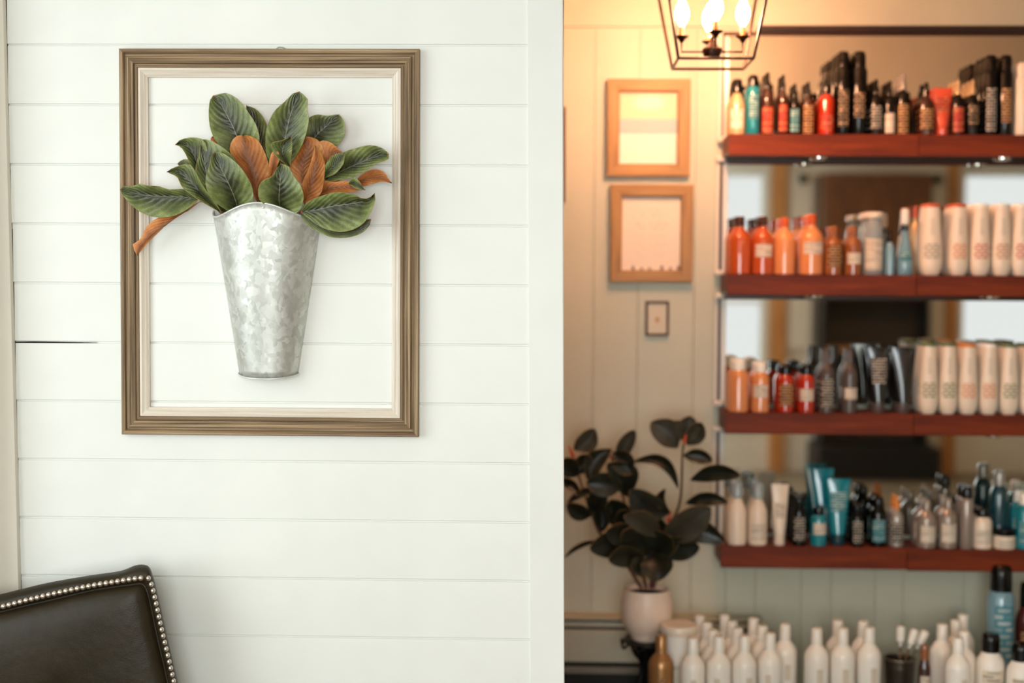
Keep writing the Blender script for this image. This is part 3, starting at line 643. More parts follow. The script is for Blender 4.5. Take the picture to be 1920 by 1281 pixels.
OR = Mx('amber_plastic', (196, 84, 36)); OR2 = Mx('light_orange_plastic', (226, 146, 92)); RD = Mx('red_plastic', (176, 44, 20)); BR = Mx('brown_plastic', (150, 84, 40)); DB = Mx('dark_brown_plastic', (58, 24, 12))
TL = Mx('teal_plastic', (24, 132, 146)); BL = Mx('pale_blue_plastic', (120, 160, 176)); GY = mat('grey_plastic', (84, 74, 70), 0.25); SV = mat('silver_plastic', (168, 160, 152), 0.25, 0.4); CRM = mat('cream_plastic', (240, 222, 200), 0.28); WH = mat('white_plastic', (252, 246, 234), 0.28)
PK = Mx('coral_plastic', (216, 84, 58)); GD = mat('gold_plastic', (214, 180, 136), 0.25, 0.3); DT = Mx('dark_teal_plastic', (20, 62, 72)); GYL = mat('pearl_grey_plastic', (158, 144, 132), 0.22, 0.3)
GN = mat('green_cap', (96, 110, 70), 0.4); OG = mat('orange_cap', (226, 140, 62), 0.4); RC = mat('red_cap', (206, 92, 56), 0.4)
Lgr = lab_tint('label_green_tint', (96, 120, 70)); Lor = lab_tint('label_orange_tint', (228, 130, 60)); Lre = lab_tint('label_red_tint', (206, 74, 46)); Lgy = lab_tint('label_grey_tint', (150, 146, 132)); Lam = lab_tint('label_amber_tint', (196, 130, 76))
# px, top, width, kind, body, cap, label, rows behind, description, label zone
TOP = [
 (1381, 148, 32, 'domecap', GD, K, labw, 1, 'gold and cream bottle with dark cap', (.1, .45)),
 (1411, 141, 25, 'can', TL, K, labteal, 1, 'bright teal spray can with black cap', (.25, .66)),
 (1438, 136, 26, 'slim', DB, K, labred, 2, 'dark bottle with a red label', (.02, .44)),
 (1467, 140, 21, 'slim', DB, K, labred, 2, 'narrow dark bottle with a red label', (.05, .5)),
 (1489, 157, 21, 'slim', K, K, labteal, 2, 'black bottle with a pale blue label', (.05, .5)),
 (1514, 154, 24, 'slim', DB, K, labg, 2, 'dark bottle with an amber label', (.02, .56)),
 (1549, 158, 30, 'short', RD, K, labred, 1, 'glossy red-orange bottle with black cap', (.1, .4)),
 (1579, 97, 29, 'can', K, K, labdark, 3, 'tall black spray can with gold print', (.1, .55)),
 (1609, 97, 31, 'can', K, K, labdark, 3, 'tall black spray can', (.2, .5)),
 (1641, 149, 27, 'slim', K, K, labgrey, 2, 'black bottle with a pale label', (.1, .52)),
 (1667, 152, 23, 'slim', K, K, labw, 2, 'black bottle with a narrow white label', (.03, .4)),
 (1692, 138, 25, 'slim', K, SV, labg, 2, 'black bottle with its shine painted as a gold front', (.02, .5)),  # gold label stands in for the shine on the lower body
 (1735, 155, 32, 'slim', DB, K, labg, 1, 'brown bottle with two gold bands', (.1, .5)),
 (1766, 165, 38, 'tube', PK, PK, labred, 1, 'coral red squeeze tube', (.5, .8)),
 (1795, 150, 25, 'slim', K, GD, labred, 3, 'black bottle with a golden nozzle', (.05, .5)),
 (1822, 150, 26, 'slim', K, GD, labdark, 3, 'black bottle with a thin blue mark', (.2, .55)),
 (1855, 104, 29, 'can', K, K, labgrey, 3, 'tall black spray can with pale print', (.05, .58)),
 (1883, 104, 29, 'can', K, K, labg, 3, 'tall black spray can with amber print', (.15, .58)),
 (1914, 118, 28, 'can', CRM, CRM, None, 1, 'tall cream spray can', (.2, .6)),
 (1946, 110, 29, 'can', K, K, labdark, 1, 'tall black spray can', (.15, .58)),
]
SEC = [
 (1386, 406, 45, 'amber', OR, DB, None, 1, 'orange bottle with brown cap', (.1, .5)),
 (1429, 406, 41, 'amber', OR, DB, labw, 2, 'orange bottle with a cream label', (.3, .52)),
 (1470, 408, 41, 'amber', OR2, OR, None, 2, 'pale orange bottle', (.1, .5)),
 (1520, 402, 47, 'amber', OR2, OR, labw, 2, 'large pale orange bottle with a cream label', (.34, .54)),
 (1562, 424, 34, 'amber', BR, BR, labg, 2, 'small amber bottle with a gold label', (.15, .6)),
 (1599, 424, 33, 'amber', BR, BR, labw, 2, 'small amber bottle with a white label', (.22, .45)),
 (1636, 398, 39, 'flask', clear, CRM, labw, 1, 'clear flask bottle with a flat cream lid', (.1, .5)),
 (1668, 432, 18, 'slim', BL, K, None, 1, 'thin pale blue spray bottle', (.1, .5)),
 (1696, 390, 31, 'trigger', BL, WH, labteal, 0, 'pale blue trigger spray bottle with white nozzle', (.1, .5)),
 (1745, 382, 43, 'oval', CRM, RC, Lgy, 1, 'cream shampoo bottle with a grey label', None),
 (1796, 382, 39, 'oval', CRM, RC, Lor, 2, 'cream shampoo bottle with an orange label', None),
 (1837, 382, 39, 'oval', CRM, WH, Lre, 2, 'cream shampoo bottle with a red label', None),
 (1877, 382, 38, 'oval', CRM, WH, Lam, 2, 'cream shampoo bottle with an amber label', None),
 (1914, 382, 38, 'oval', CRM, WH, Lre, 2, 'cream shampoo bottle with a dark red label', None),
 (1953, 382, 38, 'oval', CRM, WH, Lam, 1, 'cream shampoo bottle with an amber label', None),
]
THI = [
 (1384, 674, 39, 'short', OR2, WH, None, 2, 'pale orange bottle with white cap', (.1, .5)),
 (1425, 679, 35, 'short', OR2, WH, labw, 2, 'pale orange bottle with white cap and cream label', (.3, .55)),
 (1472, 684, 33, 'short', RD, K, labg, 2, 'red bottle with black cap and gold lettering', (.15, .6)),
 (1511, 684, 33, 'short', RD, K, labw, 2, 'red bottle with black cap and white label', (.25, .5)),
 (1549, 656, 31, 'amber', GY, GY, labgrey, 2, 'dark grey bottle with pale lettering', (.1, .55)),
 (1592, 656, 31, 'amber', GY, GY, labw, 2, 'dark grey bottle with a white label', (.22, .40)),
 (1646, 652, 44, 'tube', K2, GY, labgrey, 1, 'dark grey squeeze tube with silver lettering', (.45, .85)),
 (1692, 652, 46, 'tube', K2, GY, None, 2, 'glossy dark grey squeeze tube', (.45, .75)),
 (1740, 643, 36, 'oval', CRM, GN, Lgr, 2, 'cream shampoo bottle with a green label', None),
 (1777, 643, 35, 'oval', CRM, GN, Lgr, 2, 'cream shampoo bottle with a green leaf label', None),
 (1814, 645, 37, 'oval', CRM, OG, Lor, 2, 'cream shampoo bottle with orange lid and label', None),
 (1853, 645, 35, 'oval', CRM, WH, Lor, 2, 'cream shampoo bottle with a pale orange label', None),
 (1891, 645, 36, 'oval', CRM, GN, Lgr, 2, 'cream shampoo bottle with green lid and label', None),
 (1929, 645, 36, 'oval', CRM, GN, Lgy, 2, 'cream shampoo bottle with a grey-green label', None),
]
BOT = [
 (1381, 902, 37, 'domecap', CRM, clear, None, 2, 'cream bottle with a clear dome cap', (.1, .4)),
 (1420, 904, 37, 'domecap', CRM, clear, labw, 2, 'cream bottle with clear dome cap and printed front', (.1, .35)),
 (1461, 908, 34, 'tube', CRM, CRM, labw, 0, 'tall cream squeeze tube', (.45, .7)),
 (1497, 930, 28, 'short', K, K, labgrey, 2, 'black bottle with teal and white label', (.1, .6)),
 (1534, 950, 31, 'short', TL, K, labw, 0, 'teal bottle with white label', (.3, .6)),
 (1570, 898, 47, 'tube', TL, DT, labteal, 0, 'bright teal squeeze tube', (.5, .8)),
 (1606, 945, 24, 'short', K, K, labgrey, 2, 'narrow black bottle', (.1, .6)),
 (1645, 932, 32, 'short', K, K, labteal, 2, 'black bottle with a teal side label', (.1, .55)),
 (1680, 930, 27, 'slim', SV, OG, labgrey, 1, 'silver bottle with amber shoulder', (.1, .5)),
 (1736, 938, 37, 'amber', GYL, GYL, labw, 2, 'pearl grey bottle', (.12, .48)),
 (1776, 934, 36, 'amber', GYL, GYL, labw, 2, 'pearl grey bottle with a white label', (.12, .5)),
 (1811, 912, 26, 'can', GYL, K, None, 1, 'slim grey spray bottle with black nozzle', (.1, .5)),
 (1841, 954, 36, 'short', CRM, K, labw, 1, 'short cream bottle with black cap', (.15, .5)),
 (1882, 990, 43, 'jar', CRM, K, labw, 0, 'low cream jar with black lid', (.1, .5)),
 (1921, 925, 34, 'short', TL, WH, labteal, 1, 'teal bottle with white cap', (.1, .5)),
 (1958, 925, 34, 'short', TL, WH, labteal, 1, 'teal bottle with white cap', (.1, .5)),
]
SHN = ['top', 'second', 'third', 'bottom']
allb = []
for si, items in enumerate((TOP, SEC, THI, BOT)):
    zsf = shelves[si] + 0.0004
    for bi, (px, ty, wd, kind, bm_, cm_, lb_, nrow, desc, lz) in enumerate(items):
        pym = SH[si][0]; Yc = YF + 0.012 + wd / 2 * 1.63e-3 * (0.62 if kind == 'oval' else 1)
        x = at(px, pym, Yc).x; H = at(px, ty, Yc).z - zsf; R = wd / 2 * Yc / F * 0.965
        if si == 3 and px > 1709: zsf = shelves[3] - 0.0031; H = at(px, ty, Yc).z - zsf
        lab = '%s, %s from left, %s shelf' % (desc, ORD[bi], SHN[si])
        o = thing(NMK[kind], (x, Yc, zsf), lab, CAT.get(kind, 'bottle'), 'products on the %s shelf' % SHN[si])
        make(kind, o, H, R, bm_, cm_, lb_, lz or (.1, .5))
        o.rotation_euler.z = random.uniform(-.08, .08)
        ry = R * (0.62 if kind == 'oval' else (0.62 if kind == 'tube' else 1)); sp_ = 2 * ry + 0.004; y = Yc
        for r_ in range(nrow):
            y += sp_
            if y + ry > MIR - 0.012: break
            dup(o, (x + random.uniform(-.0004, .0004), y, zsf), '%s %s behind the %s front one, %s shelf' % (desc.split(' with ')[0], ('directly', 'two places', 'three places')[r_], ORD[bi], SHN[si]), 'products on the %s shelf' % SHN[si]).rotation_euler.z = 0 if kind == 'can' else random.uniform(-.2, .2)
# a few odd ones behind the front row
def extra(si, px, ty, wd, kind, b_, c_, l_, Y, lab, lz=(.1, .5)):
    zsf = shelves[si] + (0.0004 if not (si == 3 and px > 1709) else -0.0031)
    x = at(px, SH[si][0], Y).x; H = at(px, ty, Y).z - zsf; R = wd / 2 * Y / F
    o = thing(NMK[kind], (x, Y, zsf), lab, CAT.get(kind, 'bottle'), 'products on the %s shelf' % SHN[si]); make(kind, o, H, R, b_, c_, l_, lz)
extra(3, 1541, 879, 40, 'tube', TL, DT, labteal, YF + .115, 'teal squeeze tube standing behind the teal bottle with white label')
extra(3, 1871, 882, 34, 'short', DT, SV, None, YF + .095, 'dark teal bottle with silver cap behind the low cream jar')
extra(1, 1715, 386, 20, 'amber', GD, RC, None, YF + .152, 'translucent tan bottle behind the blue trigger spray bottle')

# ------------------------------------------------------------------ low table with the big bottles
Yt = 4.12
ztop = at(1396, 1193, Yt).z - 0.262
tb = thing('display_table', (at(1560, 640, 4.28).x, 4.28, 0), 'low dark wooden table carrying the big white bottles below the shelves', 'table')
tx0 = at(1085, 640, 4.1).x; tx1 = at(2120, 640, 4.1).x
tblw = wood('table_wood', (52, 30, 18), (74, 44, 26), (96, 60, 36), 0.4, (3, 50, 50))
box('tabletop', tx0, tx1, 4.02, 4.49, ztop - 0.03, ztop, tblw, tb, 0.003)
for xx in (tx0 + .04, tx1 - .04):
    for yy in (4.06, 4.45): box('leg', xx - .02, xx + .02, yy - .02, yy + .02, 0, ztop - 0.03, tblw, tb, .002)
def onT(px, ty, wd, kind, b_, c_, l_, H, lab, lz=(.1, .5), grp='big bottles on the low table', Rw=None, name=None):
    """place a thing of known height H so that its top shows at (px, ty)"""
    zt_ = ztop + 0.0004 + H; a_ = at(px, ty, 4.0); d_ = a_ - EYE; k_ = (zt_ - EYE.z) / d_.z; p = EYE + d_ * k_
    R = Rw or wd / 2 * p.y / F
    o = thing(name or NMK[kind], (p.x, p.y, ztop + 0.0004), lab, CAT.get(kind, 'bottle'), grp); make(kind, o, H, R, b_, c_, l_, lz); return o, p, R
Hb = 0.262
ref, p0, R0 = onT(1299, 1196, 47, 'liter', WH, WH, vprint, Hb, 'big white bottle in the front row, right beside the bronze bottle', (.38, .56))
R0_ = R0
cols_ = [('beside the bronze bottle', [(1299, 1196), (1337, 1181), (1326, 1168), (1312, 1155)]),
         ('second in from the bronze bottle', [(1348, 1193.5), (1383, 1178), (1373, 1165), (1359, 1153)]),
         ('third in from the bronze bottle', [(1396, 1192), (1430, 1173), (1413, 1159)]),
         ('fourth in from the bronze bottle', [(1444, 1187), (1472, 1170)]),
         ('of the middle trio, on its left', [(1531.5, 1178), (1571, 1163)]),
         ('at the centre of the middle trio', [(1580.5, 1178)]),
         ('left of the metal bucket', [(1629, 1175), (1620, 1166)]),
         ('right of the metal bucket', [(1768, 1170), (1791, 1163), (1806, 1152)]),
         ('just right of the metal bucket, set forward', [(1797, 1196), (1812, 1184)])]
for ci, (cn, pts) in enumerate(cols_):
    for ri, (px, ty) in enumerate(pts):
        if ci == 0 and ri == 0: continue
        zt_ = ztop + 0.0004 + Hb; d_ = at(px, ty, 4.0) - EYE; p = EYE + d_ * ((zt_ - EYE.z) / d_.z)
        o = dup(ref, (p.x, min(p.y, 4.44), ztop + .0004), 'big white bottle %s, %s' % (cn, ['frontmost', 'one step behind', 'two steps behind', 'rearmost'][ri]), 'big bottles on the low table')
        o.rotation_euler.z = random.uniform(-.35, .35)
onT(1240, 1192, 48, 'liter', mat('bronze_plastic', (176, 128, 80), 0.3, 0.5), mat('bronze_plastic', (176, 128, 80), 0.3, 0.5), labg, Hb, 'bronze coloured big bottle at the left end of the low table', (.35, .55))
onT(1854, 1187, 50, 'short', WH, K, printed('label_bold', (228, 214, 192), (60, 50, 42), 0.045, 0.011, 0.4), 0.268, 'white bottle with black cap and bold dark lettering on the low table', (.25, .62), Rw=.040)
onT(1915, 1206, 50, 'short', WH, K, printed('label_bold', (228, 214, 192), (60, 50, 42), 0.045, 0.011, 0.4), 0.252, 'white bottle with black cap at the right edge of the photo', (.25, .62), Rw=.040)
onT(1880, 1059, 50, 'can', BL, K, printed('label_blue', (72, 140, 156), (196, 206, 204), 0.05, 0.02, 0.55), 0.425, 'tall pale blue bottle with black cap rising behind the white bottles', (.30, .72), Rw=.0415)
onT(1926, 1092, 40, 'short', mat('wine_red_plastic', (70, 22, 16), 0.2), K, labg, 0.372, 'dark red bottle at the right edge beside the tall blue bottle', (.35, .6), Rw=.036)
onT(1734, 1209, 26, 'short', DB, BR, labw, 0.225, 'small brown bottle between the metal bucket and the white bottles', (.1, .6), Rw=.018)
# tub with lid
p = at(1273, 1170, 4.215); zt_ = p.z - ztop
tbm = WH; tu = thing('plastic_tub', (p.x, p.y, ztop + .0004), 'round white plastic tub with a pale lid behind the bronze bottle', 'tub')
R = 36 * p.y / F
lathe('body', [(0, .80 * R), (.01, .82 * R), (zt_ - .028, .90 * R)], WH, tu, 28)
lathe('lid', [(zt_ - .028, .97 * R), (zt_ - .024, R), (zt_ - .006, 1.0 * R), (zt_, .95 * R)], CRM, tu, 28)
lathe('label', [(.06, .846 * R), (.16, .868 * R)], printed('label_tub', (226, 220, 200), (110, 120, 70), 0.03, 0.02, 0.3), tu, 14, a0=-PI / 2 - .6, a1=-PI / 2 + .9)
# bucket with handled brushes
gm = mat('bucket_metal', (92, 84, 74), 0.3, 0.8)
d_ = at(1687, 1234, 4.0) - EYE; hb = .155; p = EYE + d_ * ((ztop + hb - EYE.z) / d_.z); R = 29 * p.y / F
bu = thing('metal_bucket', (p.x, p.y, ztop + .0004), 'small grey metal bucket holding white handled brushes', 'bucket')
lathe('body', [(0, .78 * R), (.004, .8 * R), (hb - .03, .93 * R), (hb - .026, .95 * R), (hb - .022, .94 * R), (hb, R), (hb, .95 * R), (hb - .05, .9 * R), (.01, .74 * R)], gm, bu, 28)
tube('rim', [(1.0 * R * math.cos(a), 1.0 * R * math.sin(a), hb) for a in [2 * PI * i / 28 for i in range(29)]], .0022, mat('bucket_rim', (150, 144, 132), 0.25, 0.8), bu)
pb_ = p
for bi, (tx, ty, x0_, dy_, lab) in enumerate(((1689, 1174, -.004, -.014, 'white handled brush standing upright in the bucket'), (1716, 1180, -.018, .0, 'white handled brush leaning right in the middle of the bucket'), (1736, 1183, -.019, .010, 'white handled brush leaning furthest right in the bucket'))):
    a_ = at(tx, ty, pb_.y + dy_); b_ = Vector((pb_.x + x0_, pb_.y + dy_, ztop + .03))
    o = thing('brush', tuple(b_), lab, 'brush', 'brushes in the metal bucket'); ax = (a_ - b_); L = ax.length; o.rotation_euler = ax.to_track_quat('Z', 'Y').to_euler()
    lathe('shaft', [(0, .003), (L - .062, .003)], mat('brush_shaft', (120, 86, 60), 0.4), o, 10)
    lathe('handle', [(L - .062, .004), (L - .05, .005), (L - .045, .0115), (L - .008, .0128), (L - .002, .011), (L, .007)], WH, o, 16)
# nudge the things on the table apart so that none touch
import re
tab = [(o, max(c.dimensions.x for c in col.objects if c.parent == o) / 2) for o in col.objects if o.parent is None and o.get('group') == 'big bottles on the low table' or o.name in ('plastic_tub', 'metal_bucket')]
bpy.context.view_layer.update()
tab = [(o, max([c.dimensions.x for c in col.objects if c.parent == o and c.name.startswith(('body', 'lid'))]) / 2) for o, _ in tab]
for _ in range(60):
    for i in range(len(tab)):
        for j in range(i):
            a, ra = tab[i]; b, rb = tab[j]; d = Vector((a.location.x - b.location.x, a.location.y - b.location.y)); need = ra + rb + .0035
            if d.length < need:
                d = (d.normalized() if d.length > 1e-5 else Vector((0, 1))) * (need - d.length) / 2
                fa = 0.0 if a.name in ('plastic_tub', 'metal_bucket') else 1.0; fb = 0.0 if b.name in ('plastic_tub', 'metal_bucket') else 1.0
                k2 = 2 / max(fa + fb, 1)
                a.location.x += d.x * fa * k2; a.location.y = min(4.445, a.location.y + d.y * fa * k2); b.location.x -= d.x * fb * k2; b.location.y -= d.y * fb * k2

# ------------------------------------------------------------------ baseboard heater
hx0, hx1 = at(760, 640, 4.5).x, at(1441, 640, 4.5).x
zt_ = at(1200, 1160, 4.52).z; z2 = at(1200, 1246, 4.5).z
ht = thing('baseboard_heater', ((hx0 + hx1) / 2, YB, 0), 'long cream metal heater cover along the far wall under the plant', 'heater')
hm = mat('heater_cover', (190, 182, 156), 0.45)
box('back_panel', hx0, hx1, YB - .012, YB - .001, 0.02, zt_, hm, ht)
box('top_lip', hx0, hx1, YB - .085, YB - .0125, zt_ - .006, zt_, hm, ht, .002)
box('damper', hx0, hx1, YB - .080, YB - .068, zt_ - .030, zt_ - .014, hm, ht, .002)
box('front_cover', hx0, hx1, YB - .085, YB - .075, z2, zt_ - .038, hm, ht, .003)
box('core', hx0 + .01, hx1 - .01, YB - .066, YB - .0125, .05, zt_ - .03, mat('heater_core', (30, 24, 18), 0.7), ht)
box('bottom_rail', hx0, hx1, YB - .088, YB - .070, z2 - .038, z2 - .014, mat('rail_grey', (120, 108, 92), 0.4, 0.4), ht, .003)
for xx in (hx0, hx1 - .012): box('end_cap', xx, xx + .012, YB - .09, YB - .0125, 0, zt_ + .001, hm, ht, .002)
struct(box('baseboard_back', bx(1443), bx(2160), YB - .014, YB - .0005, 0, .12, greige, bv=.003))

# ------------------------------------------------------------------ plant stand, pot and rubber plant
Yp = 4.315; pc = at(1212, 1198, Yp); iron = mat('black_iron', (14, 12, 10), 0.45, 0.4)
st = thing('plant_stand', (pc.x, Yp, ztop + .0004), 'black iron plant stand with a scrolled rim and curved legs', 'stand')
zst = pc.z - .004 - ztop - .0004
lathe('plate', [(-.006, .064), (-.002, .076), (.0, .072)], iron, st, 32, (0, 0, zst))
ring = [(.077 * math.cos(2 * PI * i / 40), .077 * math.sin(2 * PI * i / 40), zst - .010 + .010 * math.cos(8 * 2 * PI * i / 40)) for i in range(41)]
tube('scroll_rim', ring, .004, iron, st)
for q in range(4):
    a = PI / 4 + q * PI / 2; ca, sa = math.cos(a), math.sin(a)
    tube('leg', [(.066 * ca, .066 * sa, zst - .006), (.055 * ca, .055 * sa, zst - .03), (.026 * ca, .026 * sa, zst - .06), (.022 * ca, .022 * sa, zst - .10), (.045 * ca, .045 * sa, .03), (.066 * ca, .066 * sa, .0056), (.074 * ca, .074 * sa, .012)], .0052, iron, st, n=24)
lathe('post', [(-.16, .008), (-.10, .012), (-.06, .02), (-.02, .034), (-.006, .02)], iron, st, 18, (0, 0, zst))
zt_ = at(1212, 1102, Yp).z; Hp = zt_ - pc.z
rp = 46.5 * Yp / F
pl = thing('potted_rubber_plant', (pc.x, Yp, pc.z - .0035), 'dark leaved rubber plant in a rounded blush pink pot on the iron stand', 'plant')
potm = mat('pot_glaze', (240, 214, 192), 0.4)
lathe('pot', [(0, .52 * rp), (.004, .60 * rp), (.1 * Hp, .66 * rp), (.14 * Hp, .68 * rp), (.22 * Hp, .84 * rp), (.36 * Hp, .98 * rp), (.52 * Hp, 1.05 * rp), (.75 * Hp, 1.03 * rp), (.97 * Hp, .93 * rp), (Hp, .91 * rp), (Hp, .86 * rp), (.93 * Hp, .87 * rp), (.9 * Hp, .80 * rp)], potm, pl, 36)
lathe('soil', [(.9 * Hp, .79 * rp), (.91 * Hp, .84 * rp), (.925 * Hp, .6 * rp)], mat('soil', (30, 20, 14), 0.95), pl, 24)
def S2(x, y, d): return at(1050 + x / 3.371, 750 + y / 3.371, Yp - d)
fg = leafmat('ficus_top', [(18, 20, 12), (26, 28, 16), (40, 42, 26), (48, 42, 26)], 0.32, 0.4)
fu = leafmat('ficus_under', [(46, 42, 28), (58, 52, 36), (72, 62, 44), (96, 50, 30)], 0.5, 0.4)
def sym(base, tip, wd, arc=0.0, d=(0, .02, .04), face='g', cup=.012):
    wd *= 1.25
    b, t_ = Vector(base), Vector(tip); ax = t_ - b; L = ax.length; ax.normalize(); nr = Vector((-ax.y, ax.x))
    def pt(u, o_): 
        p = b.lerp(t_, u) + nr * (arc * L * 4 * u * (1 - u) + o_); return (p.x, p.y)
    pr_ = [(.12, .45), (.3, .88), (.5, 1.0), (.7, .9), (.87, .58), (.95, .3)]
    leaf(pl, S2, tuple(b), tuple(t_), [pt(u, 0) for u in (.25, .5, .75)], [pt(u, -k_ * wd) for u, k_ in pr_], [pt(u, k_ * wd) for u, k_ in pr_], d, cup, face, n=12, m=3, mats=(fg, fu))
FL = [((560, 985), (395, 830), 85, .05, (0, .04, .08)), ((565, 985), (705, 870), 80, -.1, (0, .04, .07)), ((500, 930), (290, 830), 65, .1, (.02, .06, .1)),
 ((390, 830), (320, 630), 62, .1, (-.02, .0, .02)), ((530, 960), (185, 940), 72, .1, (0, .05, .1)), ((540, 1010), (305, 1012), 55, .08, (.02, .06, .09)),
 ((560, 1010), (470, 1105), 58, 0, (.02, .06, .08)), ((575, 960), (628, 1145), 84, -.06, (.02, .07, .09)), ((620, 940), (885, 935), 62, .02, (0, .03, .05)), ((640, 900), (700, 985), 70, 0, (0, .02, .04)),
 ((640, 880), (955, 680), 78, .05, (0, .05, .07)), ((650, 870), (1045, 905), 62, -.16, (0, .04, .06)), ((560, 900), (640, 750), 75, 0, (-.03, -.02, 0)), ((460, 850), (380, 700), 70, .05, (-.02, 0, .02)),
 ((640, 865), (405, 735), 56, .1, (.03, .08, .1)), ((700, 715), (440, 575), 78, -.16, (.02, .05, .06)), ((690, 700), (665, 560), 28, -.35, (.02, .04, .05)), ((440, 400), (748, 565), 30, -.30, (0, .02, .04)),
 ((790, 655), (1065, 652), 34, -.10, (0, .02, .04)), ((820, 510), (1145, 480), 42, -.10, (0, .03, .06)), ((778, 350), (965, 385), 36, -.06, (0, .0, .01)),
 ((745, 305), (575, 140), 68, .10, (0, .01, .0)), ((785, 250), (715, 135), 50, 0, (0, -.01, -.02)), ((790, 270), (825, 102), 56, 0, (0, .01, .01)), ((800, 285), (898, 145), 50, .05, (0, .01, .03)),
 ((430, 620), (300, 400), 70, .22, (0, .03, .05)), ((400, 545), (165, 530), 62, .0, (.02, .04, .04)), ((330, 310), (190, 530), 50, .20, (0, .01, .03)), ((330, 330), (450, 470), 58, -.05, (.02, .04, .05)), ((365, 400), (472, 190), 40, -.03, (0, .0, .01)),
 ((120, 480), (25, 370), 50, -.1, (0, .02, .04)), ((110, 470), (180, 345), 45, 0, (0, .0, .02)), ((85, 315), (222, 185), 52, .14, (0, .0, .0)),
 ((205, 730), (42, 662), 42, -.1, (0, .03, .05)), ((200, 725), (268, 560), 52, 0, (0, .03, .04)), ((265, 840), (240, 600), 46, .06, (0, .0, .02)), ((-20, 500), (130, 612), 26, -.12, (0, .02, .04)), ((265, 895), (28, 1000), 12, .12, (0, .02, .04)), ((270, 560), (45, 655), 20, .1, (0, .02, .03))]
for k_, (b_, t_, wd, arc, d_) in enumerate(FL): sym(b_, t_, wd, arc, d_, 'o' if k_ in (14, 21, 22, 23, 24, 29, 32, 10) else 'g')
bst = mat('ficus_stem', (84, 44, 26), 0.6); shm = mat('ficus_sheath', (190, 74, 34), 0.5)
for pts in ([(572, 1190), (600, 1010), (650, 850), (755, 660), (775, 330), (795, 230)], [(545, 1190), (490, 960), (400, 620), (350, 450), (325, 370)], [(515, 1190), (380, 980), (255, 850), (205, 730), (150, 580), (110, 450), (75, 320)], [(590, 1190), (640, 960), (660, 850)]):
    tube('stem', [S2(x, y, .0) for x, y in pts], [.0055, .003], bst, pl, pl.location, n=24)
for (a_, b_) in (((85, 360), (55, 290)), ((345, 425), (315, 345)), ((680, 770), (705, 700)), ((785, 270), (798, 215))):
    tube('leaf_sheath', [S2(a_[0], a_[1], .012), S2((a_[0] + b_[0]) / 2, (a_[1] + b_[1]) / 2, .014), S2(b_[0], b_[1], .012)], [.007, .002], shm, pl, pl.location)

# ------------------------------------------------------------------ pictures on the far wall
def B(px, py, d=0): return at(px, py, YB - d)
def wallpic(name, px0, py0, px1, py1, bwid, h, wm, lab, cat='frame'):
    a, b = B(px0, py0, h), B(px1, py1, h); c = (a + b) / 2
    o = thing(name, (c.x, YB, c.z), lab, cat); W_, H_ = b.x - a.x, a.z - b.z
    frame_rails(o, W_, H_, [(0, 0), (0, h), (.003, h + .002), (bwid - .004, h), (bwid, h - .005), (bwid, 0)], wm, 'rail'); return o, W_, H_
oak = wood('oak_frame', (132, 94, 46), (164, 120, 64), (186, 144, 82), 0.5, (3, 60, 60))
o, W_, H_ = wallpic('framed_certificate', 1139, 148, 1293, 331, .040, .026, oak, 'upper of two wooden framed notices, with an oval emblem and grey band')
l = o.location; yy = YB - .006
def card(nm, x0, x1, z0, z1, m, d=0.0): return box(nm, l.x + x0, l.x + x1, yy - d, yy + .002 - d, l.z + z0, l.z + z1, m, o)
iw, ih = W_ / 2 - .038, H_ / 2 - .038
card('paper', -iw, iw, -ih, ih, mat('poster_white', (240, 232, 218), 0.5))
zf = lambda py: B(1216, py, 0).z - l.z
card('print_top', -iw + .001, iw - .001, zf(224), ih - .001, mat('poster_cream', (236, 208, 172), 0.5), .0012)
card('print_band', -iw + .001, iw - .001, zf(251), zf(224), mat('poster_band', (172, 184, 184), 0.5), .0012)
em = lathe('emblem', [(0, .052, .026), (.0012, .052, .026)], mat('poster_emblem', (248, 230, 204), 0.5), o, 32, (.002, yy - l.y - .0018, zf(193))); em.rotation_euler = (PI / 2, 0, 0)
tube('emblem_ring', [(.002 + .045 * math.cos(2 * PI * i / 32), yy - l.y - .0035, zf(193) + .022 * math.sin(2 * PI * i / 32)) for i in range(33)], .0008, mat('poster_line', (206, 160, 112), 0.5), o)
gl = mat('picture_glass', (255, 255, 255), 0.03, trans=1.0)
o, W_, H_ = wallpic('framed_notice', 1145, 346, 1298, 530, .038, .026, oak, 'lower of two wooden framed notices, with rows of faint lettering')
l = o.location; iw, ih = W_ / 2 - .036, H_ / 2 - .036
card('paper', -iw, iw, -ih, ih, mat('notice_paper', (238, 220, 198), 0.5))
zf = lambda py: B(1221, py, 0).z - l.z; xf = lambda px: B(px, 440, 0).x - l.x
ink1 = printed('notice_print_bold', (238, 220, 198), (176, 128, 84), 0.02, .02, 0.25); ink2 = printed('notice_print', (238, 220, 198), (208, 164, 122), 0.022, .014, 0.2)
for (px0, px1, py0, py1, mm) in ((1201, 1238, 394, 405, ink1), (1190, 1254, 417, 430, ink2), (1196, 1248, 441, 448, ink2), (1186, 1257, 457, 466, ink1), (1178, 1264, 474, 481, ink2)):
    q_ = card('print', xf(px0), xf(px1), zf(py1), zf(py0), mm, .0012)
inkd = mat('notice_dark', (110, 64, 34), 0.6)
for pxx, hh in ((1187, 9), (1203, 5), (1218, 5), (1241, 10), (1257, 6), (1272, 9)):
    prism('print_mark', [B(pxx - 4, 506, .0105), B(pxx + 4, 506, .0105), B(pxx, 506 - hh, .0105)], .002, inkd, o, l)
o, W_, H_ = wallpic('small_frame', 1211, 565, 1254, 630, .0075, .012, wood('small_frame_wood', (60, 36, 20), (84, 52, 30), (104, 68, 40), 0.5), 'small dark framed card low beneath the framed notices')
l = o.location; iw, ih = W_ / 2 - .007, H_ / 2 - .007
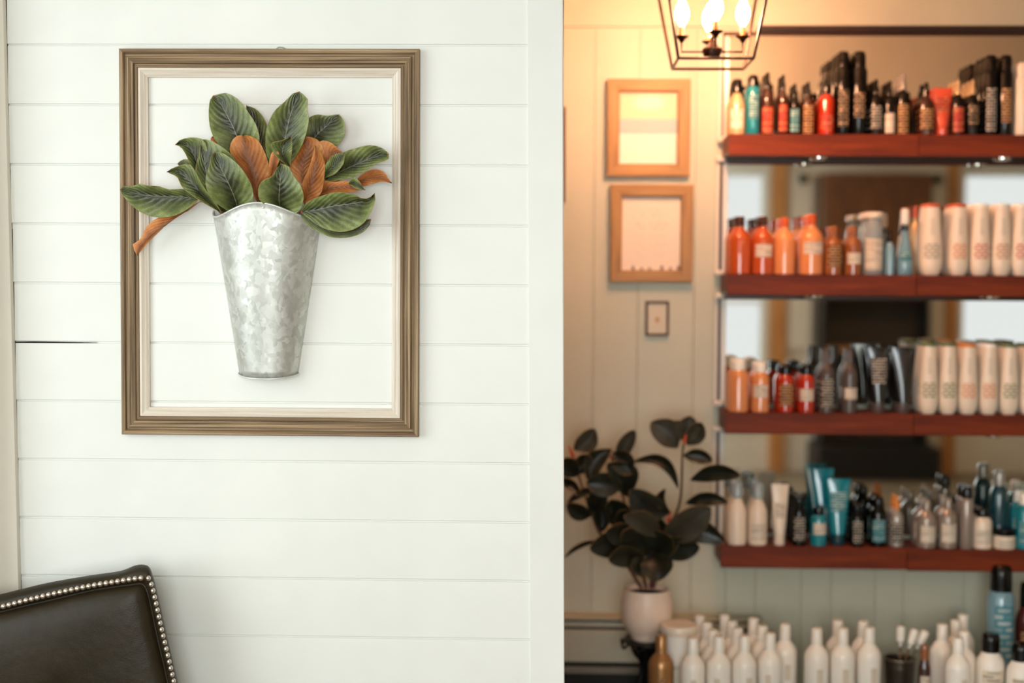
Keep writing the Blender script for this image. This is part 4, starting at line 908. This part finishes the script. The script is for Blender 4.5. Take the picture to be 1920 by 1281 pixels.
card('paper', -iw, iw, -ih, ih, mat('card_paper', (214, 202, 178), 0.5)); lathe('print', [(0, .007, .010), (.001, .007, .010)], mat('card_print', (196, 146, 84), 0.5), o, 16, (0, yy - l.y - .0012, -.004)).rotation_euler = (PI / 2, 0, 0)
o, W_, H_ = wallpic('tall_frame', 960, 200, 1059.5, 380, .030, .020, wood('small_frame_wood', (60, 36, 20), (84, 52, 30), (104, 68, 40), 0.5), 'dark frame mostly hidden behind the white corner board, only its edge showing')
l = o.location; card('paper', -W_ / 2 + .028, W_ / 2 - .028, -H_ / 2 + .028, H_ / 2 - .028, mat('poster_cream', (236, 208, 172), 0.5))

# ------------------------------------------------------------------ lantern
lanm = mat('lantern_bronze', (40, 22, 12), 0.35, 0.6)
YL0, s_ = 3.84, None
fl, frt = at(1272, 109, YL0), at(1413, 109, YL0); s_ = frt.x - fl.x; lc = Vector(((fl.x + frt.x) / 2, YL0 + s_ / 2, fl.z))
ln = thing('lantern_pendant', tuple(lc), 'dark metal open lantern pendant with lit candle bulbs before the far wall', 'lamp')
hs = s_ / 2; ht_ = .23; ts = hs * 1.42; tz = CEIL - lc.z
bc = [(-hs, -hs, 0), (hs, -hs, 0), (hs, hs, 0), (-hs, hs, 0)]; tc_ = [(-ts, -ts, ht_), (ts, -ts, ht_), (ts, ts, ht_), (-ts, ts, ht_)]
for i in range(4):
    tube('frame_bar', [bc[i], bc[(i + 1) % 4]], .0042, lanm, ln, seg=6); tube('frame_bar', [tc_[i], tc_[(i + 1) % 4]], .0042, lanm, ln, seg=6)
    tube('frame_bar', [bc[i], tc_[i]], .0042, lanm, ln, seg=6); tube('frame_bar', [tc_[i], (0, 0, ht_ + .09)], .0035, lanm, ln, seg=6)
hz_ = .028
lathe('hub', [(hz_ - .012, .008), (hz_ - .010, .022), (hz_ + .004, .027), (hz_ + .012, .027), (hz_ + .020, .018), (hz_ + .03, .006), (hz_ + .040, .005), (hz_ + .043, .014), (hz_ + .047, .005), (hz_ + .06, .004)], lanm, ln, 20)
tube('rod', [(0, 0, hz_ + .05), (0, 0, tz - .02)], .004, lanm, ln, seg=8)
lathe('canopy', [(tz - .03, .02), (tz - .012, .055), (tz - .002, .06)], lanm, ln, 24)
bulbm = mat('bulb_glow', (255, 240, 214), 0.3, emit=400, ecol=(1.0, 0.49, 0.26, 1))
slm = mat('candle_sleeve', (150, 96, 46), 0.5)
for q in range(4):
    a = q * PI / 2; ca, sa = math.cos(a), math.sin(a); ra = .083
    tube('arm', [(.015 * ca, .02 * sa, hz_ + .004), (ra * ca, ra * sa, hz_ + .004), (ra * ca, ra * sa, hz_ + .034)], .003, lanm, ln, seg=6)
    lathe('candle_cup', [(hz_ + .030, .005), (hz_ + .038, .009), (hz_ + .044, .019), (hz_ + .0465, .020)], lanm, ln, 16, (ra * ca, ra * sa, 0))
    sl = lathe('candle_sleeve', [(hz_ + .0466, .0065), (hz_ + .074, .006)], slm, ln, 12, (ra * ca, ra * sa, 0))
    lathe('bulb', [(hz_ + .0745, .006), (hz_ + .08, .008), (hz_ + .092, .0155), (hz_ + .105, .0185), (hz_ + .12, .017), (hz_ + .136, .010), (hz_ + .15, .003)], bulbm, ln, 16, (ra * ca, ra * sa, 0))

cl = thing('warm_fill_dome', (2.3, .25, CEIL), 'added warm fill dome on the rear ceiling, warming the room behind the camera', 'lamp')  # dome lamp added to warm the rear room, no known source there
lathe('base_ring', [(-.02, .17), (-.001, .175)], lanm, cl, 28)
lathe('fill_shell', [(-.085, .02), (-.08, .07), (-.06, .12), (-.0201, .16)], mat('fill_glow', (255, 220, 170), 0.4, emit=50, ecol=(1.0, 0.50, 0.2, 1)), cl, 28)

# ------------------------------------------------------------------ furniture at the rear, seen only in the mirrors
def rx(px): return rv(px, 0)[0]
def rz(py): return rv(1640, py)[1]
hu = thing('wooden_hutch', ((rx(1540) + rx(1736)) / 2, YR + .2, 0), 'brown wooden hutch with dark open niche, reflected in the mirrors', 'cabinet')
brw = wood('hutch_wood', (74, 42, 22), (98, 58, 30), (122, 76, 42), 0.5, (20, 20, 3)); blk = mat('hutch_black', (12, 10, 9), 0.5)
xa, xb = rx(1538), rx(1736)
box('body', xa, xb, YR + .01, YR + .30, rz(560), rz(330), brw, hu, .005)
box('door', xa + .02, (xa + xb) / 2 - .004, YR + .301, YR + .318, rz(545), rz(345), brw, hu, .004)
box('door', (xa + xb) / 2 + .004, xb - .02, YR + .301, YR + .318, rz(545), rz(345), brw, hu, .004)
box('side_panel', xa, xa + .03, YR + .01, YR + .30, 0, rz(560), blk, hu); box('side_panel', xb - .03, xb, YR + .01, YR + .30, 0, rz(560), blk, hu)
box('niche_back', xa + .03, xb - .03, YR + .01, YR + .03, .02, rz(560), mat('niche_grey', (58, 52, 44), 0.6), hu)
box('shelf', xa + .03, xb - .03, YR + .031, YR + .29, rz(650) - .02, rz(650), tan, hu, .003)
box('base', xa - .05, xb + .05, YR + .01, YR + .5, .0, rz(825), blk, hu, .01) if rz(825) > 0.05 else None
for pa, pb2, lb in ((1487, 1530, 'tall cream panel at the left of the hutch, reflected in the mirrors'), (1741, 1781, 'tall cream panel at the right of the hutch, reflected in the mirrors')):
    o = thing('wall_panel', ((rx(pa) + rx(pb2)) / 2, YR, rz(655)), lb, 'panel')
    box('board', rx(pa), rx(pb2), YR + .001, YR + .03, rz(655), rz(325), cream, o, .004); box('hook', rx((pa + pb2) / 2) - .03, rx((pa + pb2) / 2) + .03, YR + .031, YR + .09, rz(345), rz(328), blk, o, .01)
